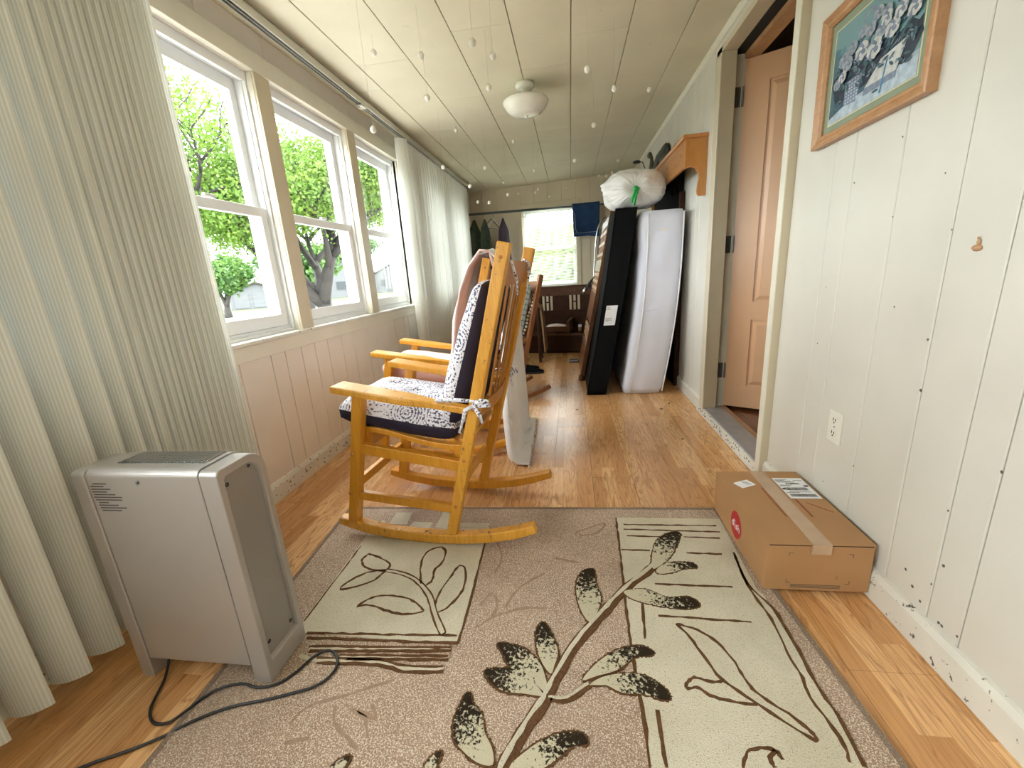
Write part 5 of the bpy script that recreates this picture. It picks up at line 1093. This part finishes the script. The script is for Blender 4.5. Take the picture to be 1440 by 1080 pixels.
for i, (a, b) in enumerate(((0, .3), (0, .25), (0, .4), (0, .6), (0, .5), (0, .6), (0.05, .3))): z = 0.71 - (0.008 * i if i < 3 else 0.06 + 0.008 * i); kk.box(cxl - 0.028 + (z - 0.7) * 0.17 + a * 0.08, cxl - 0.028 + (z - 0.7) * 0.17 + b * 0.085, 3.3608, 3.3616, z, z + 0.002)
kk.build('label_print', 'ink', lab).location = -Vector(bs_.location)
bf = thing('bed_headboard', 'brown slatted wooden bed end leaning against the black box spring', 'bed frame', (0.15, 4.4, 0))
def sl_x(z): return 0.058 + 0.198 * z
def hb(name, y0, y1, z0, z1, th=0.03, m='brown_wood', dx=0.0): 
    return lean_box(MB(), sl_x(z0) + dx, sl_x(z0) + th + dx, sl_x(z1) + dx, sl_x(z1) + th + dx, y0, y1, z0, z1).build(name, m, bf, world=True, bevel=0.003)
hb('edge_post', 3.84, 3.90, 0.0, 1.47, 0.036, 'walnut'); hb('edge_post', 4.60, 4.66, 0.0, 1.47, 0.036, 'walnut')
for a, b in ((0.04, 0.30), (0.52, 0.80), (0.98, 1.08), (1.36, 1.44)): hb('rail_panel', 3.90, 4.60, a, b, 0.026, 'brown_wood')
for a, b in ((0.34, 0.48), (0.80, 0.98), (1.08, 1.36)):
    k = 3
    for i in range(k): z = a + (b - a) * (i + 0.5) / k; hb('cross_slat', 3.90, 4.60, z - 0.014, z + 0.014, 0.020, 'oak_strip')
for i in range(3): hb('upright', 4.02 + 0.2 * i, 4.06 + 0.2 * i, 0.80, 1.36, 0.018, 'oak_strip')
MB().lathe([(0, 0), (0.03, 0), (0.032, 0.02), (0.024, 0.05), (0, 0.05)], (0.078, 3.86, 0.001), 12).build('foot_block', 'walnut', bf, world=True)
dbd = thing('dark_board', 'tall dark wooden board standing between white mattress and right wall', 'board', (0.84, 4.4, 0))
MB().box(0.848, 0.876, 3.62, 4.66, 0.0, 1.68).build('panel', 'board_black', dbd, world=True, bevel=0.003); MB().box(0.842, 0.878, 3.58, 3.62, 0.0, 1.53).build('edge_strip', 'dark_wood', dbd, world=True, bevel=0.003)
MB().tube([(0.842, 3.66, 1.53), (0.838, 3.70, 1.57), (0.838, 3.78, 1.59), (0.838, 3.86, 1.57), (0.84, 3.84, 1.54)], 0.010, 6).build('scroll', 'black_fabric', dbd, world=True)
# bag on top
bg_ = thing('plastic_bag', 'full white plastic bag with green tie on top of mattress and box spring', 'bag', (0.50, 3.62, 1.43))
random.seed(2); m = MB(); nt_, np_ = 44, 96; ctr = Vector((0.505, 3.63, 1.578)); kd = Vector((-0.02, -1, -0.10)).normalized(); ku = kd.orthogonal().normalized(); kv = kd.cross(ku)
for i in range(nt_ + 1):
    th = PI * i / nt_
    for j_ in range(np_):
        a = 2 * PI * j_ / np_; d = kd * math.cos(th) + (ku * math.cos(a) + kv * math.sin(a)) * math.sin(th)
        cr_ = 0.5 * (0.5 + 0.5 * math.sin(a * 23 + 3 * noise.noise(Vector((math.cos(a) * 2, math.sin(a) * 2, th)))) + 0.4 * math.sin(a * 31 + 1)) * math.exp(-th * 1.1) * math.sin(min(th * 3, PI / 2))
        r_ = 1.0 - 0.085 * cr_ + 0.14 * noise.noise(d * 1.9 + Vector((3, 1, 2))) + 0.035 * noise.noise(d * 6)
        dimple = 1 - 0.22 * math.exp(-(th / 0.28) ** 2)
        sq = (abs(d.x) ** 3.2 + abs(d.y) ** 3.2 + abs(d.z) ** 3.2) ** (-1 / 3.2)
        r_ *= 0.35 + 0.65 * sq
        if d.x < 0: r_ *= 1 + 0.16 * math.exp(-((d.x + 0.93) ** 2 + (d.z - 0.25) ** 2) / 0.02)
        p = Vector((d.x * 0.225, d.y * 0.17 * dimple, d.z * 0.145)) * r_
        if p.x < -0.1: p.z *= 1 + 0.3 * (p.x + 0.1)
        p += ctr; zf = 1.427 if p.x < 0.54 else 1.40; p.z = max(p.z, zf)
        m.v.append(tuple(p))
for i in range(nt_):
    for j_ in range(np_): m.f.append((i * np_ + j_, (i + 1) * np_ + j_, (i + 1) * np_ + (j_ + 1) % np_, i * np_ + (j_ + 1) % np_)); m.mi.append(0)
m.build('sack', 'bag_plastic', bg_, world=True, smooth=True)
kn = ctr + Vector((-0.004, -0.162, -0.016)); t_ = MB().ball(kn, 0.020, 10, 7, (1.2, 0.7, 0.9), 0.2)
for sx, ln in ((-1, 0.10), (0.3, 0.05), (-0.2, 0.12)): t_.tube([kn, kn + Vector((0.012 * sx, -0.02, -0.03)), kn + Vector((0.024 * sx - 0.008, -0.022, -ln * 0.7)), kn + Vector((0.02 * sx - 0.012, -0.018, -ln))], [0.008, 0.011, 0.010, 0.006], 7)
t_.build('drawstring', 'green_plastic', bg_, world=True, smooth=True)
# shelf
sf = thing('wall_shelf', 'orange pine shelf with scalloped end bracket high on the right wall', 'shelf', (0.80, 3.9, 1.42))
SY0, SY1, SX = 3.08, 4.72, 0.745
MB().box(SX - 0.018, XR, SY0 - 0.012, SY1 + 0.012, 1.765, 1.787).build('shelf_top', 'pine', sf, world=True, bevel=0.004)
MB().box(SX, SX + 0.02, SY0 + 0.02, SY1 - 0.02, 1.60, 1.765).build('front_fascia', 'pine', sf, world=True, bevel=0.002)
kn_ = MB()
for (y, z) in ((3.18, 1.69), (3.33, 1.66), (3.6, 1.70)): kn_.ball((SX - 0.0003, y, z), 0.009, 8, 5, (0.1, 0.7, 1))
kn_.build('wood_knot', 'dark_wood', sf, world=True)
br2 = [(SX, 1.765), (XR, 1.765), (XR, 1.425), (XR - 0.030, 1.422)] + [(XR - 0.045 - 0.012 * math.sin(t), 1.425 + 0.055 * (1 - math.cos(t)) / 1.0 * 0.6) for t in [0.3, 0.9, 1.5]] + [(XR - 0.052, 1.50), (XR - 0.045, 1.53), (XR - 0.052, 1.565), (XR - 0.075, 1.592), (XR - 0.105, 1.60), (SX, 1.592)]
for y in (SY0, SY1 - 0.02): MB().prism(br2, 'y', y, y + 0.02).build('end_bracket', 'pine_side', sf, world=True, bevel=0.002)
def vine(name, label, pts, r, leaves, mat, leafr):
    t = thing(name, label, 'decoration', tuple(pts[0]))
    MB().tube(pts, r, 7).build('stem', mat, t, world=True, smooth=True)
    for (x, y, z, a, b, c) in leaves: MB().ball((x, y, z), leafr, 10, 7, (a, b, c), 0.06).build('leaf', mat, t, world=True, smooth=True)
vine('leaf_ornament', 'large dark curved leaf ornament standing on the pine shelf', [(0.80, 4.35, 1.788), (0.79, 4.3, 1.84), (0.80, 4.15, 1.90), (0.81, 3.95, 1.93), (0.80, 3.85, 1.90)], [0.03, 0.034, 0.04, 0.034, 0.012], [(0.80, 3.98, 1.885, .5, 2.3, 0.9)], 'leaf_dark', 0.075)
vine('twig_ornament', 'slim bronze twig ornament with small cup on the pine shelf', [(0.79, 4.55, 1.788), (0.775, 4.52, 1.87), (0.79, 4.5, 1.93), (0.78, 4.48, 1.99), (0.76, 4.45, 2.0)], [0.018, 0.014, 0.02, 0.012, 0.02], [(0.76, 4.45, 1.985, 1, 1, 1), (0.79, 4.52, 1.87, 1, 1, 1.6)], 'leaf_bronze', 0.022)
vine('sprig_ornament', 'small dark leafy sprig at the far end of the pine shelf', [(0.79, 4.68, 1.788), (0.76, 4.66, 1.90), (0.72, 4.6, 1.97), (0.67, 4.55, 1.97)], [0.006, 0.005, 0.004, 0.003], [(0.66, 4.55, 1.965, 1.8, 1, .7)], 'leaf_dark', 0.022)
dr = MB().tube([(0.79, 3.55, 1.80), (0.78, 3.75, 1.81), (0.80, 4.0, 1.81), (0.785, 4.25, 1.81)], [0.012, 0.022, 0.024, 0.014], 8); tag(dr.build('driftwood', 'leaf_bronze', None, smooth=True), 'pale brown length of driftwood lying along the pine shelf', 'decoration')

# ------------------------------------------------------------ far wall: rod, clothes, mini blind, bench
rod = thing('clothes_rod', 'dark metal clothes rod running across the far end of the room', 'rod', (-0.3, 6.3, 1.84))
def rodp(t, dz=0.0): return Vector((-1.47 + t * 2.34, 6.36 - t * 0.12, 1.872 - t * 0.035 + dz))
MB().tube([rodp(0), rodp(0.45)], 0.017, 10).build('rod_tube', 'grille_dark', rod, world=True, smooth=True); MB().tube([rodp(0.42), rodp(0.999)], 0.014, 10).build('rod_tube', 'grille_dark', rod, world=True, smooth=True)
for t in (0.004, 0.996): MB().box(rodp(t).x - 0.008, rodp(t).x + 0.008, rodp(t).y - 0.03, rodp(t).y + 0.03, rodp(t).z - 0.035, rodp(t).z + 0.03).build('rod_socket', 'trim_tan', rod, world=True)
def hanger(label, t, w_, rz, mat):
    p = rodp(t); r = thing('clothes_hanger', label, 'hanger', tuple(p), rz, 'clothes hangers on the rod')
    hook = [(0.018 * math.cos(a), 0, 0.018 * math.sin(a) + 0.0) for a in [math.radians(x) for x in range(190, -40, -25)]] 
    hook = [(-x, y, z + 0.004) for x, y, z in hook] + [(0, 0, -0.07)]
    MB().tube(hook + [(0, 0, -0.09)], 0.0028, 5).build('hook', 'chrome', r)
    MB().tube([(0, 0, -0.08), (w_ / 2, 0, -0.19), (w_ / 2 - 0.01, 0, -0.205), (-w_ / 2 + 0.01, 0, -0.205), (-w_ / 2, 0, -0.19), (0, 0, -0.08)], 0.0055, 6).build('shoulder_bar', mat, r, smooth=True)
    return r
hanger('empty dark hanger hanging alone on the rod', 0.155, 0.36, math.radians(62), 'plum_cloth')
hanger('pale empty hanger beside the dark one on the rod', 0.172, 0.34, math.radians(70), 'pink_soft')
def garment(name, label, t, w_, ln, mat, rz, hw=0.06, seed=1):
    p = rodp(t); r = thing(name, label, 'clothing', (p.x, p.y, p.z - 0.05), rz, None); m = MB(); nz, na = 22, 28
    for i in range(nz + 1):
        s = i / nz; ww = w_ / 2 * (0.08 + 0.92 * min(1, s / 0.16)) * (0.85 + 0.3 * s); dd = hw * (0.4 + 0.8 * min(1, s * 3))
        for k in range(na):
            a = 2 * PI * k / na; f = 1 + 0.13 * math.sin(a * 6 + seed + s * 2) * min(1, s * 2.5)
            m.v.append((ww * f * math.cos(a), dd * f * math.sin(a), -0.03 - ln * s + 0.012 * math.sin(a * 3 + seed) * s))
    for i in range(nz):
        for k in range(na): m.f.append((i * na + k, (i + 1) * na + k, (i + 1) * na + (k + 1) % na, i * na + (k + 1) % na)); m.mi.append(0)
    m.f += [tuple(range(na)), tuple(nz * na + k for k in range(na))[::-1]]; m.mi += [0, 0]
    m.build('body', mat, r, smooth=True)
    MB().tube([(0.0, 0, 0.067), (0.012, 0, 0.058), (0.006, 0, 0.04), (0, 0, 0.0), (0, 0, -0.03)], 0.003, 5).build('hanger_hook', 'chrome', r)
    return r
garment('jacket', 'dark green jacket hanging next to the blind at the left end of the rod', 0.045, 0.30, 1.10, 'coat_green', math.radians(62), 0.06, 2)
garment('shirt', 'olive shirt hanging just right of the dark green jacket', 0.112, 0.22, 0.75, 'coat_green', math.radians(72), 0.05, 4)
garment('dress', 'dark plum garment hanging left of the far window', 0.228, 0.22, 1.0, 'plum_cloth', math.radians(55), 0.03, 3)
# folded jeans over the rod
tj = 0.725; p = rodp(tj); jn = thing('jeans', 'folded dark blue jeans draped over the rod right of the far window', 'clothing', (p.x, p.y, p.z - 0.4), math.atan2(-0.12, 2.34))
m = MB(); n = 18; prof = [(-0.045, 0.0), (-0.042, 0.2), (-0.034, 0.34), (-0.024, 0.40), (-0.010, 0.425), (0.008, 0.425), (0.022, 0.405), (0.03, 0.34), (0.036, 0.2), (0.038, 0.06)]
for i, (yy, zz) in enumerate(prof):
    for k in range(n + 1):
        v = k / n; m.v.append(((v - 0.5) * 0.37 * (1 - 0.07 * (1 - zz / 0.42)) + 0.01, yy - 0.006 * math.sin(v * 13 + i * .3), zz + (0.014 * math.sin(v * 5) if i == 0 else 0)))
for i in range(len(prof) - 1):
    for k in range(n): a = i * (n + 1) + k; m.f.append((a, a + 1, a + n + 2, a + n + 1)); m.mi.append(0)
o = m.build('denim_cloth', 'denim', jn, smooth=True, fix=False); md = o.modifiers.new('thick', 'SOLIDIFY'); md.thickness = 0.022; md.offset = 0
MB().box(-0.155, 0.165, -0.066, -0.038, 0.0, 0.05).build('waistband', 'denim', jn, bevel=0.006)
MB().box(-0.15, 0.16, -0.0675, -0.066, 0.044, 0.047).tube([(-0.17, -0.062, 0.34), (-0.14, -0.062, 0.28), (-0.135, -0.062, 0.1), (-0.12, -0.064, 0.055)], 0.003, 5).build('seam_stitching', 'stitch', jn)
# far window mini blind
mbld = thing('mini_blind', 'white horizontal mini blind lowered over the far window', 'blinds', FAR_O, FAR_RZ)
MB().box(WU0 + 0.004, WU1 - 0.004, -0.005, 0.028, WZ1 - 0.028, WZ1 - 0.001).build('headrail', 'miniblind', mbld)
first = None; z = WZ1 - 0.045
while z > WZ0 + 0.03:
    if not first:
        q = MB(); q.add([(-0.39, -0.0115, 0.003), (0.39, -0.0115, 0.003), (0.39, 0, 0.0042), (-0.39, 0, 0.0042), (0.39, 0.0115, 0.0005), (-0.39, 0.0115, 0.0005)], [(0, 1, 2, 3), (3, 2, 4, 5)])
        first = q.build('slat', 'miniblind', mbld, fix=False); o = first
    else: o = copy_obj(first, mbld)
    o.location = ((WU0 + WU1) / 2, 0.012, z); o.rotation_euler = (math.radians(-8), 0, 0); z -= 0.0195
MB().box(WU0 + 0.006, WU1 - 0.006, -0.001, 0.024, WZ0 + 0.008, WZ0 + 0.022).build('bottom_rail', 'miniblind', mbld)
for u_ in (WU0 + 0.12, WU1 - 0.12): MB().tube([(u_, 0.012, WZ0 + 0.02), (u_, 0.012, WZ1 - 0.02)], 0.001, 4).build('ladder_cord', 'string_white', mbld)
# bench
BO = Vector((-0.86, 5.33, 0)); be = thing('storage_bench', 'dark brown wooden bench with slotted high back below the far window', 'bench', tuple(BO), FAR_RZ)
def bb(n_, x0, x1, y0, y1, z0, z1, m='dark_wood', bev=0.004): return MB().box(x0, x1, y0, y1, z0, z1).build(n_, m, be, bevel=bev)
BL = 1.45
bb('top_rail', 0, BL, 0.40, 0.44, 0.69, 0.80, 'walnut'); bb('top_cap', -0.01, BL + 0.01, 0.385, 0.455, 0.80, 0.815, 'walnut'); bb('mid_rail', 0, BL, 0.40, 0.44, 0.40, 0.50); bb('back_panel', 0, BL, 0.405, 0.43, 0.05, 0.40)
slots = [0.12, 0.42, 0.78, 1.13]; e = 0.0
for s in slots:
    c0 = s; 
    bb('back_board', e, c0, 0.405, 0.43, 0.50, 0.69)
    for k, w_ in ((0.034, 0.02), (0.088, 0.02)): bb('narrow_stile', c0 + k, c0 + k + w_, 0.405, 0.43, 0.50, 0.69, bev=0.002)
    bb('slot_bridge', c0 + 0.054, c0 + 0.088, 0.405, 0.43, 0.60, 0.615, bev=0.002)
    e = c0 + 0.142
bb('back_board', e, BL, 0.405, 0.43, 0.50, 0.69)
bb('front_panel', 0.03, BL - 0.03, 0.0, 0.025, 0.03, 0.225); bb('front_ledge', 0, BL, -0.015, 0.05, 0.225, 0.245, 'walnut'); bb('end_post', 0, 0.04, 0, 0.44, 0, 0.62); bb('end_post', BL - 0.04, BL, 0, 0.44, 0, 0.62); bb('seat_board', 0.03, BL - 0.03, 0.02, 0.40, 0.20, 0.222)
bb('divider', 0.80, 0.83, 0.05, 0.40, 0.245, 0.40, 'walnut'); bb('kick_board', 0.03, BL - 0.03, 0.03, 0.05, 0.0, 0.03)
t = thing('wooden_tray', 'shallow brown wooden tray on the bench seat holding a pink cloth', 'tray', (-0.2, 5.35, 0.246), FAR_RZ)
MB().box(-0.24, 0.17, 0, 0.012, 0, 0.075).box(-0.24, 0.17, 0.24, 0.252, 0, 0.075).box(-0.24, -0.228, 0, 0.25, 0, 0.075).box(0.158, 0.17, 0, 0.25, 0, 0.075).box(-0.24, 0.17, 0, 0.25, 0, 0.01).build('tray_box', 'walnut', t, bevel=0.002)
m = MB().ball((0, 0, 0), 1, 20, 10, (0.15, 0.09, 0.055), 0.06); m.v = [(x, y, max(0, z)) for x, y, z in m.v]; o = m.build('folded_cloth', 'pink_stripe', None, smooth=True); o.location = (-0.21, 5.47, 0.29); tag(o, 'folded pink and white cloth lying in the tray on the bench', 'cloth')
t = thing('pill_bottle', 'small bottle with round white cap on the bench right of the tray', 'bottle', (0.10, 5.36, 0.2455)); MB().lathe([(0, 0), (0.022, 0), (0.022, 0.06), (0.018, 0.066)], n=14).build('bottle_body', 'card', t, smooth=True); MB().lathe([(0.0225, 0.06), (0.023, 0.085), (0.02, 0.089), (0, 0.09)], n=14).build('cap', 'paper_white', t, smooth=True)
# stool under the tan cloth
st = thing('low_stool', 'low dark stool under a tan cloth left of the bench', 'stool', (-0.50, 4.86, 0))
MB().box(-0.15, 0.15, -0.15, 0.15, 0.60, 0.63).build('seat', 'dark_wood', st, bevel=0.004)
for sx in (-1, 1):
    for sy in (-1, 1): MB().bar((sx * 0.13, sy * 0.13, 0.0), (sx * 0.12, sy * 0.12, 0.60), 0.03, 0.03, (0, 1, 0)).build('leg', 'dark_wood', st, bevel=0.002)
drape('draped_cloth', 'tan cloth draped over the low stool left of the bench', (-0.50, 4.86, 0), 0, [(-0.165, 0.12), (-0.17, 0.45), (-0.155, 0.62), (-0.10, 0.652), (0.10, 0.652), (0.155, 0.62), (0.172, 0.45), (0.19, 0.12)], (-0.17, 0.17), 'tan_cloth', 0.010, 0.006, None, 6, flare=0.05)
def shoe(label, loc, rz, mat, sole):
    r = thing('shoe', label, 'shoe', loc, rz, 'shoes on the floor by the rocking chair'); m = MB(); secs = []
    prof = [(-0.135, 0.026, 0.065), (-0.12, 0.033, 0.085), (-0.08, 0.036, 0.09), (-0.04, 0.034, 0.078), (0.0, 0.036, 0.066), (0.05, 0.044, 0.052), (0.1, 0.044, 0.042), (0.13, 0.030, 0.034), (0.142, 0.010, 0.024)]; n = 14
    for x, w_, h in prof:
        for k in range(n):
            a = 2 * PI * k / n; z = 0.02 + (h - 0.02) * max(0, math.sin(a)) if math.sin(a) > 0 else 0.018; m.v.append((x, w_ * math.cos(a), z))
    for i in range(len(prof) - 1):
        for k in range(n): m.f.append((i * n + k, i * n + (k + 1) % n, (i + 1) * n + (k + 1) % n, (i + 1) * n + k)); m.mi.append(0)
    m.f += [tuple(range(n)), tuple((len(prof) - 1) * n + k for k in range(n))]; m.mi += [0, 0]
    m.build('upper', mat, r, smooth=True)
    pts = [(x, w_ + 0.004) for x, w_, h in prof] + [(x, -w_ - 0.004) for x, w_, h in prof[::-1]]; MB().prism(pts, 'z', 0, 0.02).build('sole', sole, r, bevel=0.003)
shoe('black shoe on the floor, toe towards the bright floor', (-0.44, 4.20, 0), math.radians(10), 'black_fabric', 'black_rubber'); shoe('black shoe on the floor nearer the wall side', (-0.50, 4.36, 0), math.radians(14), 'black_fabric', 'black_rubber'); shoe('tan shoe with its heel toward the camera', (-0.58, 4.03, 0), math.radians(75), 'tan_cloth', 'oak_strip')
t = thing('photo_frame', 'small black rimmed frame lying flat on the floor before the bench', 'frame', (0.01, 4.72, 0)); 
MB().box(-0.05, 0.05, -0.07, -0.06, 0, 0.012).box(-0.05, 0.05, 0.06, 0.07, 0, 0.012).box(-0.05, -0.04, -0.06, 0.06, 0, 0.012).box(0.04, 0.05, -0.06, 0.06, 0, 0.012).build('rim', 'black_rubber', t); MB().box(-0.04, 0.04, -0.06, 0.06, 0, 0.005).build('pane', 'sill_grey', t)
# folding stand behind the bed end
fs = thing('folding_stand', 'thin black and silver folding stand leaning behind the slatted bed end', 'stand', (0.22, 4.8, 0))
MB().tube([(0.385, 4.80, 1.52), (0.35, 4.80, 1.50), (0.31, 4.80, 1.44), (0.285, 4.80, 1.34), (0.27, 4.8, 1.2), (0.24, 4.8, 0.8), (0.22, 4.80, 0.4), (0.2, 4.8, 0.0)], 0.007, 8).build('curved_tube', 'chrome', fs, world=True, smooth=True)
MB().tube([(0.28, 4.76, 0.93), (0.20, 4.76, 0.85), (0.125, 4.75, 0.745)], [0.02, 0.017, 0.012], 8).tube([(0.17, 4.75, 0.81), (0.22, 4.75, 0.79), (0.26, 4.75, 0.85)], 0.009, 6).build('strut', 'black_rubber', fs, world=True, smooth=True)
MB().tube([(0.165, 4.74, 0.802), (0.13, 4.74, 0.752)], 0.0165, 8).build('strut_tip', 'chrome', fs, world=True, smooth=True)
random.seed(77)
for i, (x, y) in enumerate(((0.62, 2.98), (0.70, 3.1), (0.63, 2.42), (0.02, 3.0))):
    tag(MB().ball((x, y, 0.004), 0.007 if i else 0.011, 8, 5, (1.3, 0.9, 0.5), 0.25).build('debris_chip', 'tan_cloth' if i != 1 else 'print_dark', None, smooth=True), ['tan crumb on the floor near the mattress corner', 'dark crumb on the floor behind the tan one by the mattress', 'tan crumb on the floor before the metal threshold', 'crumb on the bright middle of the floor'][i], 'debris')

# ------------------------------------------------------------ outside
def tree(label, loc, h, trunk_r, crown, nleaf, leafsz, mat, seed, stems=4, lean=0.5, depth=3):
    random.seed(seed); r = thing('tree', label, 'tree', loc, 0, None); tips = []; wm = MB()
    def grow(p, d, ln, rad, lv):
        pts = [p]; dd = d.copy()
        for i in range(4):
            dd = (dd + Vector((random.uniform(-.18, .18), random.uniform(-.18, .18), random.uniform(-.05, .12)))).normalized(); pts.append(pts[-1] + dd * ln / 4)
        wm.tube(pts, [rad * (1 - 0.12 * i) for i in range(5)], 6 if lv < 2 else 4)
        if lv >= depth: tips.extend(pts[1:]); return
        if lv >= depth - 1: tips.extend(pts[2:])
        for k in range(3 if lv else stems):
            a = 2 * PI * (k + random.random() * 0.6) / (3 if lv else stems); sp_ = random.uniform(0.45, 0.95) * lean * 1.6
            nd = (dd + Vector((math.cos(a) * sp_, math.sin(a) * sp_, random.uniform(-0.1, 0.25)))).normalized(); grow(pts[-1] if k < 2 else pts[3], nd, ln * random.uniform(0.75, 1.0) if lv else crown * 0.29, rad * 0.58, lv + 1)
    grow(Vector((0, 0, 0)), Vector((0.03, 0.02, 1)).normalized(), h, trunk_r, 0)
    wm.build('trunk', 'bark', r, smooth=True)
    V = []; F = []; b = 0
    for i in range(nleaf):
        t = random.choice(tips); c = t + Vector((random.gauss(0, 1), random.gauss(0, 1), random.gauss(0, .8))) * crown * 0.06
        u = Vector((random.gauss(0, 1), random.gauss(0, 1), random.gauss(0, 1))).normalized(); v = u.orthogonal().normalized(); s = leafsz * random.uniform(.6, 1.3)
        V += [tuple(c - u * s), tuple(c + v * s * 0.6), tuple(c + u * s), tuple(c - v * s * 0.6)]; F.append((b, b + 1, b + 2, b + 3)); b += 4
    m = MB(); m.v = V; m.f = F; m.mi = [0] * len(F)
    o = m.build('foliage', mat, r, fix=False); o['kind'] = 'stuff'
    return r
tree('thick trunked maple with bright green leaves close outside the middle window', (-7.3, 12.0, -0.62), 1.45, 0.34, 5.2, 70000, 0.048, 'leaves_bright', 12, 5, 0.62, 4)
tree('thin branching tree with sparse leaves outside the nearest window', (-10.2, 9.2, -0.62), 3.3, 0.15, 4.6, 11000, 0.045, 'leaves_bright', 22, 4, 0.75, 4)
tree('bushy green tree left of the shed', (-22.0, 24.6, -0.62), 1.0, 0.25, 3.6, 15000, 0.13, 'leaves_green', 33, 5, 0.5, 3)
random.seed(9)
for i, (x, y, s, lb_) in enumerate(((-44, 44, 9, 'rounded distant tree behind the shed on its left'), (-37, 52, 9, 'rounded distant tree directly behind the shed'), (-50, 34, 10, 'distant tree furthest left behind the lawn'), (-24, 66, 11, 'tall distant tree behind the white houses'), (-12, 60, 11, 'tall distant tree seen through the third window'), (-34, 68, 12, 'tall distant tree behind the maple trunk'), (-14.5, 22, 5, 'leafy tree right of the maple beyond the third window'))):
    tree(lb_, (x, y, -0.62), s * 0.35, 0.3, s * 0.62, 5200, 0.32 if s > 6 else 0.12, 'leaves_far' if s > 6 else 'leaves_green', 40 + i, 5, 0.6, 3)
for i, (x, y, s, lb_) in enumerate(((-1.3, 12, 6, 'leafy tree outside the far window on its left'), (0.9, 14, 6.5, 'leafy tree outside the far window on its right'), (-0.2, 26, 11, 'taller tree farther off beyond the far window'))):
    tree(lb_, (x, y, -0.62), 0.9, 0.15, s * 0.42, 9000, 0.12, 'leaves_bright', 60 + i, 6, 0.7, 3)
def house(name, label, cat, loc, rz, W, D, H, RH, wall, roof, doors=(), wins=()):
    r = thing(name, label, cat, loc, rz); MB().box(-W / 2, W / 2, 0, D, 0, H).build('walls', wall, r)
    ov = 0.25; MB().prism([(-W / 2 - ov, H - 0.05), (0, H + RH), (W / 2 + ov, H - 0.05), (W / 2 + ov, H + 0.08), (0, H + RH + 0.16), (-W / 2 - ov, H + 0.08)], 'y', -ov, D + ov).build('roof', roof, r)
    MB().prism([(-W / 2, H), (W / 2, H), (0, H + RH)], 'y', 0.0, 0.1).build('gable', wall, r)
    for (x0, x1, z0, z1) in doors: MB().box(x0, x1, -0.06, 0.02, z0, z1).build('door', wall, r, bevel=0.02)
    for (x0, x1, z0, z1) in wins: f = MB().box(x0 - .06, x1 + .06, -0.04, 0.02, z0 - .06, z1 + .06).build('window', wall, r); MB().box(x0, x1, -0.05, -0.03, z0, z1).build('pane', 'far_dark', f)
    return r
house('shed', 'small white garden shed with brown shingled roof beyond the lawn', 'shed', (-28.4, 35.6, -0.62), math.radians(38), 4.4, 4.0, 1.5, 0.75, 'shed_white', 'shed_roof', ((-1.9, -0.7, 0.1, 1.35), (-0.4, 1.7, 0.1, 1.35)))
house('house', 'white house seen right of the maple trunk', 'house', (-28.6, 52.6, -0.62), math.radians(28), 6.5, 3.5, 2.9, 1.8, 'shed_white', 'house_roof', (), ((-1.5, 1.5, 1.0, 2.0),))
house('house', 'white house with grey roof seen through the third window', 'house', (-27.0, 62.6, -0.62), math.radians(16), 5.0, 4, 2.7, 1.3, 'shed_white', 'house_roof', ((-0.5, 0.4, 0, 2),), ((-1.6, -0.9, 1.0, 1.9),))
